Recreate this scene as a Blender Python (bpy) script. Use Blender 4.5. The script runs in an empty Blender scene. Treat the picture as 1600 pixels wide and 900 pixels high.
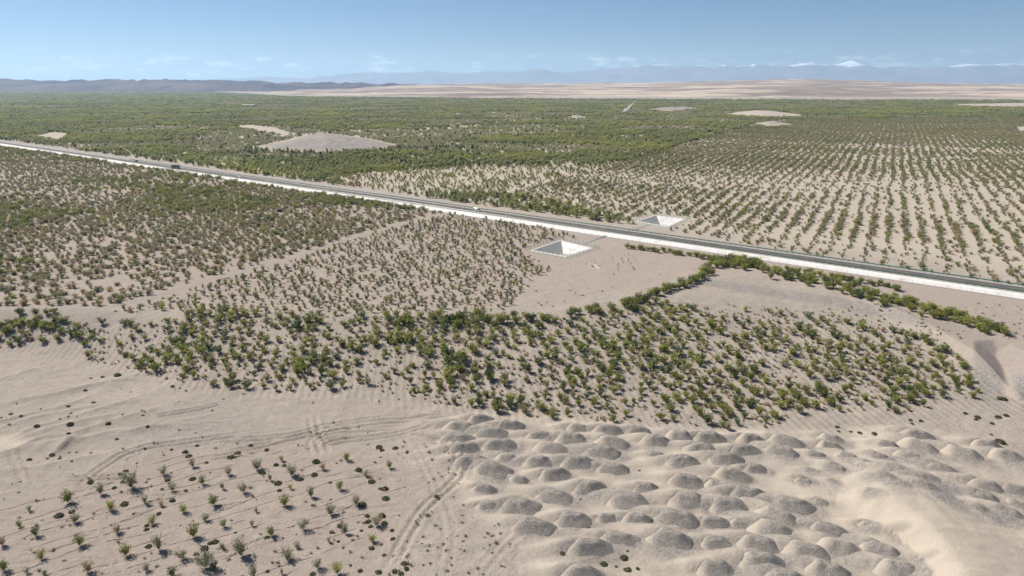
import bpy, math, random
import numpy as np
from mathutils import Vector

R = math.radians
rng = np.random.default_rng(7)
random.seed(7)
scene = bpy.context.scene
C = scene.collection

# ------------------------------------------------------------------ camera, light, sky
FPX, HC, HOR = 1067.0, 80.0, 132.0            # focal length in photo pixels, drone height, horizon row
PITCH = math.atan((450 - HOR) / FPX)
cam_d = bpy.data.cameras.new('camera')
cam = bpy.data.objects.new('camera', cam_d)
C.objects.link(cam)
cam.location = (0, 0, HC)
cam.rotation_euler = (math.pi / 2 - PITCH, 0, 0)
cam_d.sensor_width = 36
cam_d.lens = 36 * FPX / 1600
cam_d.clip_start = 1
cam_d.clip_end = 200000
scene.camera = cam

SUN_AZ = R(-61)            # measured from +Y towards +X
SUN_EL = R(46)
sv = Vector((math.sin(SUN_AZ) * math.cos(SUN_EL), math.cos(SUN_AZ) * math.cos(SUN_EL), math.sin(SUN_EL)))
sun_d = bpy.data.lights.new('sun', 'SUN')
sun_d.energy = 5.0
sun_d.angle = R(0.53)
sun_d.color = (1.0, 0.94, 0.86)
sun = bpy.data.objects.new('sun', sun_d)
C.objects.link(sun)
sun.rotation_euler = sv.to_track_quat('Z', 'Y').to_euler()

world = bpy.data.worlds.new('World')
scene.world = world
world.use_nodes = True
wn, wl = world.node_tree.nodes, world.node_tree.links
wn.clear()
w_out = wn.new('ShaderNodeOutputWorld')
w_bg = wn.new('ShaderNodeBackground')
w_bg.inputs['Strength'].default_value = 0.056
sky = wn.new('ShaderNodeTexSky')
sky.sky_type = 'NISHITA'
sky.sun_disc = False
sky.sun_elevation = SUN_EL
sky.sun_rotation = SUN_AZ
sky.altitude = 2600
sky.air_density = 1.0
sky.dust_density = 0.1
sky.ozone_density = 6.0
# low fair-weather cloud bank all around the horizon
w_tc = wn.new('ShaderNodeTexCoord')
w_sep = wn.new('ShaderNodeSeparateXYZ')
wl.new(w_tc.outputs['Generated'], w_sep.inputs[0])
w_map = wn.new('ShaderNodeMapping')
w_map.inputs['Scale'].default_value = (14, 14, 50)
wl.new(w_tc.outputs['Generated'], w_map.inputs[0])
w_noise = wn.new('ShaderNodeTexNoise')
w_noise.inputs['Scale'].default_value = 2.2
w_noise.inputs['Detail'].default_value = 8
w_noise.inputs['Roughness'].default_value = 0.62
wl.new(w_map.outputs[0], w_noise.inputs['Vector'])
w_r1 = wn.new('ShaderNodeMapRange'); w_r1.interpolation_type = 'SMOOTHSTEP'
for k, v in ((1, 0.50), (2, 0.70), (3, 0), (4, 1)): w_r1.inputs[k].default_value = v
wl.new(w_noise.outputs['Fac'], w_r1.inputs[0])
w_up = wn.new('ShaderNodeMapRange'); w_up.interpolation_type = 'SMOOTHSTEP'
for k, v in ((1, 0.026), (2, 0.047), (3, 1), (4, 0)): w_up.inputs[k].default_value = v
wl.new(w_sep.outputs['Z'], w_up.inputs[0])
w_m = wn.new('ShaderNodeMath'); w_m.operation = 'MULTIPLY'
wl.new(w_r1.outputs[0], w_m.inputs[0]); wl.new(w_up.outputs[0], w_m.inputs[1])
w_m2 = wn.new('ShaderNodeMath'); w_m2.operation = 'MULTIPLY'; w_m2.inputs[1].default_value = 0.5
wl.new(w_m.outputs[0], w_m2.inputs[0])
w_mix = wn.new('ShaderNodeMix'); w_mix.data_type = 'RGBA'
wl.new(w_m2.outputs[0], w_mix.inputs[0])
wl.new(sky.outputs[0], w_mix.inputs[6])
w_mix.inputs[7].default_value = (19, 19.4, 20, 1)
wl.new(w_mix.outputs[2], w_bg.inputs['Color'])
wl.new(w_bg.outputs[0], w_out.inputs['Surface'])

scene.view_settings.view_transform = 'Standard'
scene.view_settings.look = 'None'
scene.view_settings.exposure = 0.56
scene.view_settings.gamma = 1.0
scene.view_settings.use_curve_mapping = False
scene.cycles.volume_bounces = 1
scene.cycles.max_bounces = 6
scene.cycles.diffuse_bounces = 2
scene.cycles.glossy_bounces = 2
scene.cycles.transmission_bounces = 2
scene.cycles.transparent_max_bounces = 6
scene.cycles.use_denoising = True

# ------------------------------------------------------------------ helpers
CP, SP = math.cos(PITCH), math.sin(PITCH)


def ray(px, py):
    """direction of the sight line through a photo pixel"""
    a = (np.asarray(px, float) - 800) / FPX
    b = (450 - np.asarray(py, float)) / FPX
    return a, CP + b * SP, -SP + b * CP


def onplane(px, py, z=0.0):
    a, b, c = ray(px, py)
    t = (z - HC) / c
    return a * t, b * t


def topix(x, y, z=0.0):
    x = np.asarray(x, float); y = np.asarray(y, float)
    dz = z - HC
    f = y * CP - dz * SP
    u = y * SP + dz * CP
    f = np.where(f < 1, 1, f)
    return 800 + FPX * x / f, 450 - FPX * u / f


def inpoly(px, py, poly):
    px = np.asarray(px, float); py = np.asarray(py, float)
    r = np.zeros(px.shape, bool)
    n = len(poly)
    for i in range(n):
        x0, y0 = poly[i]; x1, y1 = poly[(i + 1) % n]
        if y0 == y1: continue
        c = ((y0 > py) != (y1 > py)) & (px < (x1 - x0) * (py - y0) / (y1 - y0) + x0)
        r ^= c
    return r


def sstep(a, b, v):
    t = np.clip((v - a) / (b - a), 0, 1)
    return t * t * (3 - 2 * t)


def _hash(i, j, s):
    n = (i.astype(np.int64) * 374761393 + j.astype(np.int64) * 668265263 + s * 1442695041) & 0x7fffffff
    n = (n ^ (n >> 13)) * 1274126177 & 0x7fffffff
    return ((n ^ (n >> 16)) & 0xffff) / 65535.0


def vnoise(x, y, s=0):
    xi, yi = np.floor(x), np.floor(y)
    fx, fy = x - xi, y - yi
    fx = fx * fx * (3 - 2 * fx); fy = fy * fy * (3 - 2 * fy)
    a = _hash(xi, yi, s); b = _hash(xi + 1, yi, s); c = _hash(xi, yi + 1, s); d = _hash(xi + 1, yi + 1, s)
    return (a * (1 - fx) + b * fx) * (1 - fy) + (c * (1 - fx) + d * fx) * fy


def fbm(x, y, o=4, s=0):
    v = 0; a = 0.5
    for k in range(o):
        v = v + a * vnoise(x, y, s + k * 17); x = x * 2.03 + 11.3; y = y * 2.03 + 5.7; a *= 0.5
    return v / (1 - 0.5 ** o)


def seg_dist(x, y, pts, closed=False):
    """distance to a polyline and the signed side and the arc fraction"""
    best = np.full(x.shape, 1e9); side = np.zeros(x.shape); arc = np.zeros(x.shape)
    n = len(pts); tot = n if closed else n - 1
    for i in range(tot):
        ax, ay = pts[i]; bx, by = pts[(i + 1) % n]
        dx, dy = bx - ax, by - ay
        L2 = dx * dx + dy * dy + 1e-9
        t = np.clip(((x - ax) * dx + (y - ay) * dy) / L2, 0, 1)
        ex = x - ax - t * dx; ey = y - ay - t * dy
        d = np.hypot(ex, ey)
        m = d < best
        best = np.where(m, d, best)
        side = np.where(m, np.sign(dx * ey - dy * ex), side)
        arc = np.where(m, (i + t) / tot, arc)
    return best, side, arc


def gpts(pix, z=0.0):
    return [tuple(float(v) for v in onplane(a, b, z)) for a, b in pix]


def smooth_line(pts, n=6):
    """Catmull-Rom through the points"""
    P = [np.array(p, float) for p in pts]
    P = [2 * P[0] - P[1]] + P + [2 * P[-1] - P[-2]]
    out = []
    for i in range(1, len(P) - 2):
        for k in range(n):
            t = k / n
            out.append(tuple(0.5 * ((2 * P[i]) + (P[i + 1] - P[i - 1]) * t + (2 * P[i - 1] - 5 * P[i] + 4 * P[i + 1] - P[i + 2]) * t * t
                             + (-P[i - 1] + 3 * P[i] - 3 * P[i + 1] + P[i + 2]) * t ** 3)))
    out.append(tuple(P[-2]))
    return out


# ------------------------------------------------------------------ terrain
LOW = -7.0                                     # level of the foreground flat below the plantation terrace
base_px = [(-300, 540), (0, 548), (140, 565), (270, 600), (400, 618), (560, 620), (690, 640), (940, 668), (1160, 678), (1400, 662), (1530, 640), (1600, 640), (1900, 650)]
crest_px = [(-300, 484), (0, 486), (180, 486), (420, 490), (620, 492), (860, 490), (960, 470), (1060, 450), (1180, 430), (1320, 450), (1440, 500), (1520, 556), (1600, 574), (1900, 610)]
_bx, _by = zip(*gpts(base_px, LOW)); _cx, _cy = zip(*gpts(crest_px, 0))
pit_poly = gpts([(1521, 546), (1548, 543), (1574, 549), (1612, 572), (1660, 640), (1618, 672), (1575, 655), (1545, 628), (1524, 590)], -3.0)

V_ROW = R(-8.5)                                # direction of the planting rows on the dune slope


def low_pts(pix): return gpts(pix, LOW)


# wind-drift ridges on the left flat
ridges = [([(-60, 640), (60, 622), (160, 600), (215, 592)], .55), ([(-60, 672), (0, 660), (110, 632), (150, 612)], .5),
          ([(-60, 700), (20, 664), (120, 640), (180, 628)], .4), ([(10, 690), (60, 668), (160, 640), (240, 612)], .5),
          ([(20, 690), (90, 668), (150, 655), (210, 640)], .4), ([(30, 694), (110, 680), (190, 655), (260, 632)], .5),
          ([(40, 700), (120, 690), (200, 674), (330, 660)], .55), ([(-60, 722), (20, 706), (60, 690), (118, 684)], .6),
          ([(118, 683), (108, 694), (96, 704), (80, 712)], .7), ([(-20, 600), (30, 585), (70, 573)], .4),
          ([(60, 610), (150, 600), (240, 580), (300, 575)], .3), ([(150, 690), (240, 668), (300, 655), (360, 640)], .3),
          ([(-60, 745), (60, 730), (130, 716), (190, 705)], .35)]
ridges = [(smooth_line(low_pts(p), 4), h) for p, h in ridges]
# wheel ruts
ruts = []


def add_rut(pix, gauges=(-0.9, 0.9), depth=.30, w=.45):
    p = smooth_line(low_pts(pix), 6)
    P = np.array(p); T = np.gradient(P, axis=0); T /= np.linalg.norm(T, axis=1)[:, None] + 1e-9
    N = np.stack([-T[:, 1], T[:, 0]], 1)
    for g in gauges: ruts.append(([tuple(q) for q in (P + N * g)], depth, w))


for k in range(5):
    add_rut([(804 + 13 * k, 915), (808 + 13 * k, 870), (818 + 12 * k, 842 - (k % 2) * 5)], (-.4, .4), .2, .3)
add_rut([(485, 640), (500, 690), (540, 690), (610, 680), (700, 660)])
add_rut([(330, 712), (430, 692), (520, 672), (640, 655), (720, 648)])
add_rut([(330, 690), (440, 682), (520, 664), (640, 648)])
add_rut([(495, 712), (488, 694), (498, 682), (540, 675), (640, 668)])
add_rut([(510, 710), (503, 697), (514, 688), (560, 682)])
add_rut([(132, 760), (150, 738), (210, 705), (300, 690), (420, 672)])
add_rut([(205, 735), (212, 712), (228, 700), (250, 697)], (-1.2, -.4, .4, 1.2), .2, .3)
add_rut([(125, 736), (138, 765), (165, 810), (190, 870), (200, 915)], (-1.1, -.5, .5, 1.1), .16, .3)
add_rut([(20, 705), (36, 735), (44, 760)], (-.9, .9), .25, .5)
add_rut([(600, 905), (660, 800), (720, 740), (690, 690), (600, 670)])
add_rut([(690, 905), (700, 820), (660, 720), (640, 690)], (-.9, .9), .12)
add_rut([(740, 905), (790, 850), (830, 825)], (-.9, .9), .12)

_rr = random.Random(5)
for k in range(26):
    x0, y0 = _rr.uniform(-20, 660), _rr.uniform(625, 880)
    a0 = _rr.uniform(-.5, .25); L_ = _rr.uniform(50, 150); c_ = _rr.uniform(-.5, .5)
    q_ = [(x0 + L_ * t * math.cos(a0 + c_ * t), y0 + .45 * L_ * t * math.sin(a0 + c_ * t)) for t in (0, .33, .66, 1)]
    add_rut(q_, _rr.choice([(-.9, .9), (-.5, .5), (-1.2, -.4, .4, 1.2)]), _rr.uniform(.18, .34), .40)

MOUND_Z3 = [(238, 55, 130), (130, 95, 165), (400, 90, 150), (120, 153, 180), (300, 128, 195), (155, 208, 155), (340, 192, 195), (570, 140, 150),
            (770, 98, 125), (730, 158, 155), (620, 208, 195), (925, 110, 155), (950, 178, 165), (900, 232, 195), (190, 282, 190),
            (385, 258, 115), (555, 280, 150), (310, 325, 190), (450, 372, 95), (640, 350, 155), (770, 288, 165), (960, 318, 150), (262, 425, 115),
            (290, 512, 125), (450, 520, 200), (832, 425, 165), (640, 465, 170), (1040, 492, 230), (740, 590, 165), (530, 630, 210),
            (930, 578, 115), (1090, 595, 150), (990, 690, 175), (830, 745, 250), (790, 890, 200)]
MOUND_Z4 = [(60, 115, 130), (150, 168, 155), (280, 142, 140), (440, 152, 165), (665, 160, 145), (855, 168, 210), (1095, 147, 120), (395, 208, 195),
            (625, 218, 170), (830, 228, 165), (1015, 243, 110), (1090, 190, 120), (150, 244, 100), (290, 280, 175), (530, 265, 200), (690, 312, 115),
            (98, 425, 125), (560, 352, 220), (320, 392, 175), (490, 418, 145), (650, 458, 180), (890, 520, 250), (1050, 497, 95), (955, 385, 95),
            (995, 333, 85), (320, 493, 200), (535, 514, 195), (810, 575, 290), (75, 590, 140), (265, 588, 205), (470, 605, 150),
            (610, 612, 110), (780, 648, 260), (20, 690, 100), (230, 700, 280), (475, 710, 155), (705, 718, 205), (1080, 655, 185), (960, 760, 220),
            (470, 845, 170), (720, 822, 320), (1080, 865, 200), (850, 905, 200)]
MOUND_Z5 = [(520, 142, 200), (530, 193, 180), (360, 187, 110), (765, 232, 190), (150, 252, 120), (315, 253, 115), (475, 253, 145),
            (270, 314, 135), (90, 324, 120), (650, 316, 155), (430, 335, 130), (440, 390, 190), (370, 448, 175), (262, 502, 75), (75, 398, 65),
            (265, 635, 125), (90, 745, 220), (450, 705, 180), (330, 770, 200), (570, 800, 85), (420, 870, 260),
            (880, 412, 180), (640, 428, 200), (880, 482, 170), (600, 493, 180), (1010, 562, 160),
            (700, 518, 85), (900, 568, 120), (600, 862, 150), (1000, 243, 150), (900, 192, 140), (1060, 432, 140), (1060, 502, 120)]
mounds = []
for L_, ox, sc in ((MOUND_Z3, 680, 3.461), (MOUND_Z4, 980, 3.461), (MOUND_Z5, 1280, 3.4625)):
    for (a, b, w) in L_:
        px, py, wp = ox + a / sc, 640 + b / sc, w / sc
        if inpoly(px, py, [(1380, 795), (1480, 812), (1650, 842), (1650, 960), (1490, 960), (1450, 880), (1390, 822)]): continue
        if any((px - m[0]) ** 2 + (2 * (py - m[1])) ** 2 < 120 for m in mounds): continue
        mounds.append((px, py, wp))
MND = []
for i, (px, py, wp) in enumerate(mounds):
    x, y = onplane(px, py + 1.5, LOW + .6)
    mpp = (float(y) * CP + (HC - LOW) * SP) / FPX
    W = min(6.0, wp * mpp * .76)
    MND.append((float(x), float(y), W, W * rng.uniform(.55, .74), rng.uniform(-.35, .12) - (.35 if px > 1200 else 0), min(2.15, .40 * W * rng.uniform(.75, 1.1))))
mound_zone = low_pts([(700, 652), (760, 642), (900, 655), (1000, 668), (1200, 672), (1420, 668), (1560, 690), (1640, 780), (1640, 960), (860, 960), (820, 870), (740, 800), (700, 740), (685, 690)])
sand_dune_px = [(1310, 772), (1372, 792), (1420, 822), (1462, 862), (1500, 915), (1530, 990)]
sand_dune = smooth_line(low_pts(sand_dune_px), 5)

BASIN_A = gpts([(821, 392), (875, 374), (936, 388), (886, 404)])
BASIN_B = gpts([(988, 346), (1022, 335.5), (1079, 342), (1047, 357)])


def shrink(poly, m):
    c = np.mean(poly, axis=0); out = []
    n = len(poly)
    for i in range(n):
        p0, p1, p2 = (np.array(poly[(i + k) % n]) for k in (-1, 0, 1))
        e0 = (p1 - p0) / np.linalg.norm(p1 - p0); e1 = (p2 - p1) / np.linalg.norm(p2 - p1)
        n0 = np.array([-e0[1], e0[0]]); n1 = np.array([-e1[1], e1[0]])
        if np.dot(n0, c - p1) < 0: n0, n1 = -n0, -n1
        k = m / (1 + np.dot(n0, n1))
        out.append(tuple(p1 + (n0 + n1) * k))
    return out


# the highway axis
ROAD_Z = 1.7
ra = np.array(onplane(1600, 452.5, ROAD_Z)); rb = np.array(onplane(0, 222.5, ROAD_Z))
RD = (rb - ra) / np.linalg.norm(rb - ra)        # towards the far left
RN = np.array([RD[1], -RD[0]])                  # towards the far side
if RN[1] < 0: RN = -RN


def road_uv(x, y):
    return (x - ra[0]) * RD[0] + (y - ra[1]) * RD[1], (x - ra[0]) * RN[0] + (y - ra[1]) * RN[1]


bare_px = [[(362, 198), (388, 195), (425, 199), (466, 210), (440, 212), (400, 205)],
           [(392, 230), (440, 221), (470, 212), (520, 209), (580, 217), (628, 228), (600, 234), (545, 238), (470, 238), (410, 236)],
           [(52, 214), (85, 206), (112, 210), (95, 222)], [(1007, 171), (1075, 167), (1103, 171), (1040, 174)],
           [(1128, 179), (1180, 172), (1264, 180), (1220, 184), (1160, 182)], [(880, 184), (905, 181), (928, 184), (900, 187)],
           [(1185, 193), (1215, 190), (1240, 195), (1200, 198)], [(1588, 199), (1640, 196), (1640, 206), (1592, 205)],
           [(1480, 163), (1640, 160), (1640, 167), (1520, 167)]]
bare_g = [gpts(p) for p in bare_px]


def near_mask(x, y): return (np.abs(x) < 260) & (y < 330)


def terrace(x, y):
    yb = np.interp(x, _bx, _by); yc = np.interp(x, _cx, _cy)
    return np.clip((y - yb) / (yc - yb), -1, 2)


def height(x, y):
    x = np.asarray(x, float); y = np.asarray(y, float)
    shp = x.shape
    x = x.ravel(); y = y.ravel()
    t = terrace(x, y)
    tt = np.clip(t, 0, 1)
    prof = tt * tt * (3 - 2 * tt) * .6 + .4 * tt
    h = LOW * (1 - prof)
    nm = near_mask(x, y)
    far = sstep(900, 6000, np.hypot(x, y))
    h = h + (fbm(x / 90, y / 90, 3, 3) - .5) * 1.2 * sstep(1.0, 1.4, t) * (1 - far)
    # crest swelling of the slope, gentle undulation of the flats
    h = h + .9 * np.exp(-((t - .95) / .18) ** 2) * (fbm(x / 35, y / 35, 3, 9)) * (y < 400)
    if nm.any():
        X, Y, T = x[nm], y[nm], t[nm]
        a = np.zeros(X.shape)
        a += (fbm(X / 14, Y / 14, 4, 21) - .5) * .7 + (fbm(X / 2.4, Y / 2.4, 2, 4) - .5) * .26 + (fbm(X / 9, Y / 2.2, 3, 44) - .5) * .30 * (T < .15)
        # planting furrows on the slope
        on = sstep(-.12, .05, T) * (1 - sstep(.75, .95, T))
        q = X * math.cos(V_ROW) - Y * math.sin(V_ROW) + (fbm(X / 12, Y / 12, 2, 31) - .5) * 1.2
        on = on * sstep(.50, .30, T) if False else on * (1 - sstep(.45, .75, T))
        a += on * .11 * np.cos(q * 2 * math.pi / 2.3) * (.4 + fbm(X / 20, Y / 20, 2, 8))
        # drift ridges
        for pts, hh in ridges:
            P = np.array(pts)
            m = (X > P[:, 0].min() - 6) & (X < P[:, 0].max() + 6) & (Y > P[:, 1].min() - 6) & (Y < P[:, 1].max() + 6)
            if not m.any(): continue
            d, s, ar = seg_dist(X[m], Y[m], pts)
            taper = np.sin(np.clip(ar, .02, .98) * math.pi) ** .6
            a[m] += 1.8 * hh * taper * np.where(s > 0, np.exp(-(d / .9)), np.exp(-(d / 2.6)))
        for pts, dp, w in ruts:
            P = np.array(pts)
            m = (X > P[:, 0].min() - 3) & (X < P[:, 0].max() + 3) & (Y > P[:, 1].min() - 3) & (Y < P[:, 1].max() + 3)
            if not m.any(): continue
            d, s, ar = seg_dist(X[m], Y[m], pts)
            fade = sstep(0, .12, ar) * (1 - sstep(.85, 1, ar))
            a[m] += fade * dp * (-np.exp(-(d / w) ** 2) + .6 * np.exp(-((d - 2.1 * w) / (.8 * w)) ** 2))
        # excavated pit on the right
        P = np.array(pit_poly)
        m = (X > P[:, 0].min() - 8) & (X < P[:, 0].max() + 8) & (Y > P[:, 1].min() - 8) & (Y < P[:, 1].max() + 8)
        if m.any():
            d, s, ar = seg_dist(X[m], Y[m], pit_poly, True)
            ins = inpoly(X[m], Y[m], pit_poly)
            sd = np.where(ins, d, -d)
            target = LOW + 2.2 - (h[nm][m] + a[m])
            a[m] += np.minimum(0, target) * np.clip((sd + .3) / 9.0, 0, 1)
        # drifted sand between and over the gravel heaps
        lift = np.zeros(X.shape)
        for (mx, my, W, D, an, hm) in MND:
            m = (np.abs(X - mx) < W * 2.2) & (np.abs(Y - my) < W * 2.2)
            if not m.any(): continue
            ca, sa = math.cos(an), math.sin(an)
            u = (X[m] - mx) * ca + (Y[m] - my) * sa; v = -(X[m] - mx) * sa + (Y[m] - my) * ca
            du = u + .42 * W; dv = v - .38 * D
            wx = np.where(du < 0, W * 1.15, W * .72)
            l1 = 1.0 * hm * np.exp(-((du / wx) ** 2 + (dv / (D * .62)) ** 2))
            l2 = .40 * hm * np.exp(-((u / (W * 1.15)) ** 2 + (v / (D * 1.2)) ** 2))
            lift[m] = np.maximum(lift[m], np.maximum(l1, l2))
        a += lift
        # smooth sand dune at the foot of the heaps
        m = (X > 40) & (Y < 150)
        if m.any():
            d, s, ar = seg_dist(X[m], Y[m], sand_dune)
            wR, wL = 15.0, 6.0
            a[m] += 4.6 * sstep(0, .35, ar + .10) * np.where(s > 0, np.exp(-(d / wR) ** 2), np.exp(-(d / wL) ** 2))
        h[nm] += a
    # mid and far relief: bare low dunes inside the plantation
    for k, g in enumerate(bare_g):
        P = np.array(g); c = P.mean(0)
        m = (x > P[:, 0].min() - 60) & (x < P[:, 0].max() + 60) & (y > P[:, 1].min() - 60) & (y < P[:, 1].max() + 60)
        if m.any():
            d, s, ar = seg_dist(x[m], y[m], g, True)
            ins = inpoly(x[m], y[m], g)
            size = min(np.ptp(P[:, 0]), np.ptp(P[:, 1]))
            h[m] += np.where(ins, np.clip(d / (size * .35), 0, 1), 0) * min(9, size * .08) * (.35 + 1.2 * fbm(x[m] / 22, y[m] / 22, 4, k))
    # level strip under the road, hollows for the concrete basins
    ru, rv = road_uv(x, y)
    h = h * np.where(np.abs(rv) < 30, sstep(12, 30, np.abs(rv)), 1)
    for B in (BASIN_A, BASIN_B):
        P = np.array(B)
        m = (x > P[:, 0].min() - 16) & (x < P[:, 0].max() + 16) & (y > P[:, 1].min() - 16) & (y < P[:, 1].max() + 16)
        if m.any():
            d, s, ar = seg_dist(x[m], y[m], B, True)
            ins = inpoly(x[m], y[m], B)
            sd = np.where(ins, d, -d)
            h[m] = h[m] * (1 - sstep(-14, -1, sd)) - 10.5 * sstep(3.0, 5.5, sd)
    # earth far out sinks slightly under the hill meshes
    return h.reshape(shp)


def ground(px, py, n=10):
    """where the sight line of a photo pixel meets the terrain"""
    px = np.asarray(px, float); py = np.asarray(py, float)
    z = np.where(py > 600, LOW, 0.0)
    for _ in range(n):
        x, y = onplane(px, py, z)
        z = .5 * z + .5 * height(x, y)
    x, y = onplane(px, py, z)
    return x, y, height(x, y)


def mesh_np(name, verts, quads, smooth=True):
    me = bpy.data.meshes.new(name)
    nv, nf, k = len(verts), len(quads), quads.shape[1]
    me.vertices.add(nv); me.vertices.foreach_set('co', np.ascontiguousarray(verts, np.float32).ravel())
    me.loops.add(nf * k); me.loops.foreach_set('vertex_index', np.ascontiguousarray(quads, np.int32).ravel())
    me.polygons.add(nf); me.polygons.foreach_set('loop_start', np.arange(0, nf * k, k, dtype=np.int32))
    me.polygons.foreach_set('loop_total', np.full(nf, k, np.int32))
    me.update(calc_edges=True)
    if smooth: me.polygons.foreach_set('use_smooth', np.ones(nf, bool))
    return me


def grid_mesh(name, X, Y, Z):
    ny, nx = X.shape
    v = np.stack([X.ravel(), Y.ravel(), Z.ravel()], 1)
    i = np.arange((ny - 1) * (nx - 1)); r = i // (nx - 1); c = i % (nx - 1)
    a = r * nx + c
    return mesh_np(name, v, np.stack([a, a + 1, a + nx + 1, a + nx], 1))


def link(name, me, parent=None, loc=(0, 0, 0), rz=0, sc=(1, 1, 1), mat=None):
    o = bpy.data.objects.new(name, me)
    C.objects.link(o)
    o.location = loc; o.rotation_euler = (0, 0, rz); o.scale = sc
    if parent is not None: o.parent = parent
    if mat is not None and me is not None and not me.materials: me.materials.append(mat)
    return o


def tag(o, label, cat, group=None):
    o['label'] = label; o['category'] = cat
    if group: o['group'] = group
    return o


def pyd(name, v, f, mat=None):
    me = bpy.data.meshes.new(name); me.from_pydata([tuple(map(float, p)) for p in v], [], f); me.update()
    if mat: me.materials.append(mat)
    return me


BOXF = [(0, 3, 2, 1), (4, 5, 6, 7), (0, 1, 5, 4), (1, 2, 6, 5), (2, 3, 7, 6), (3, 0, 4, 7)]


def boxv(cx, cy, cz, sx, sy, sz):
    return [(cx + a * sx / 2, cy + b * sy / 2, cz + c * sz / 2) for c in (-1, 1) for a, b in ((-1, -1), (1, -1), (1, 1), (-1, 1))]


class MB:
    def __init__(s): s.v = []; s.f = []
    def add(s, v, f):
        n = len(s.v); s.v += list(v); s.f += [tuple(i + n for i in q) for q in f]; return s
    def box(s, *a): return s.add(boxv(*a), BOXF)
    def tube(s, pts, r, k=5):
        P = [Vector(p) for p in pts]; rings = []
        for i, p in enumerate(P):
            t = (P[min(i + 1, len(P) - 1)] - P[max(i - 1, 0)]).normalized()
            a = t.cross(Vector((0, 0, 1)) if abs(t.z) < .9 else Vector((1, 0, 0))).normalized(); b = t.cross(a)
            rr = r[i] if hasattr(r, '__len__') else r
            rings.append([tuple(p + (a * math.cos(2 * math.pi * j / k) + b * math.sin(2 * math.pi * j / k)) * rr) for j in range(k)])
        f = []
        for i in range(len(P) - 1):
            for j in range(k): f.append((i * k + j, i * k + (j + 1) % k, (i + 1) * k + (j + 1) % k, (i + 1) * k + j))
        f.append(tuple(range(k))[::-1]); f.append(tuple(range((len(P) - 1) * k, len(P) * k)))
        return s.add([q for r_ in rings for q in r_], f)
    def mesh(s, name, mat=None): return pyd(name, s.v, s.f, mat)


# ------------------------------------------------------------------ materials
def mat_new(name):
    m = bpy.data.materials.new(name); m.use_nodes = True
    nt = m.node_tree; b = nt.nodes['Principled BSDF']
    b.inputs['Specular IOR Level'].default_value = .2
    return m, nt, b


def N(nt, t, **kw):
    n = nt.nodes.new(t)
    for k, v in kw.items():
        if isinstance(k, str) and hasattr(n, k): setattr(n, k, v)
    return n


def noise(nt, scale, detail=4, rough=.55, vec=None):
    n = nt.nodes.new('ShaderNodeTexNoise')
    n.inputs['Scale'].default_value = scale; n.inputs['Detail'].default_value = detail; n.inputs['Roughness'].default_value = rough
    if vec is not None: nt.links.new(vec, n.inputs['Vector'])
    return n.outputs['Fac']


def mrange(nt, src, a, b, c=0., d=1., smooth=True):
    n = nt.nodes.new('ShaderNodeMapRange')
    if smooth: n.interpolation_type = 'SMOOTHSTEP'
    for k, v in ((1, a), (2, b), (3, c), (4, d)): n.inputs[k].default_value = v
    nt.links.new(src, n.inputs[0]); return n.outputs[0]


def mixc(nt, fac, a, b, mode='MIX'):
    n = nt.nodes.new('ShaderNodeMix'); n.data_type = 'RGBA'; n.blend_type = mode
    for s, i in ((fac, 0), (a, 6), (b, 7)):
        if isinstance(s, bpy.types.NodeSocket): nt.links.new(s, n.inputs[i])
        elif i == 0: n.inputs[0].default_value = s
        else: n.inputs[i].default_value = (*s, 1)
    return n.outputs[2]


def math2(nt, op, a, b=None):
    n = nt.nodes.new('ShaderNodeMath'); n.operation = op
    for i, s in enumerate((a, b)):
        if s is None: continue
        if isinstance(s, bpy.types.NodeSocket): nt.links.new(s, n.inputs[i])
        else: n.inputs[i].default_value = s
    return n.outputs[0]


def bump(nt, b, hsock, strength=.5, dist=.1):
    n = nt.nodes.new('ShaderNodeBump'); n.inputs['Strength'].default_value = strength; n.inputs['Distance'].default_value = dist
    nt.links.new(hsock, n.inputs['Height']); nt.links.new(n.outputs[0], b.inputs['Normal'])


SAND = (.352, .306, .258)
PALE = (.425, .368, .298)
GRAV = (.205, .188, .165)
GREY = (.215, .20, .185)


def plain(name, col, rough=.7, metal=0, var=.12, scale=1.5, spec=.3):
    m, nt, b = mat_new(name)
    g = nt.nodes.new('ShaderNodeNewGeometry').outputs['Position']
    f = noise(nt, scale, 4, .6, g)
    c = mixc(nt, f, tuple(v * (1 - var) for v in col), tuple(min(1, v * (1 + var)) for v in col))
    nt.links.new(c, b.inputs['Base Color'])
    b.inputs['Roughness'].default_value = rough; b.inputs['Metallic'].default_value = metal; b.inputs['Specular IOR Level'].default_value = spec
    return m


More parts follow.
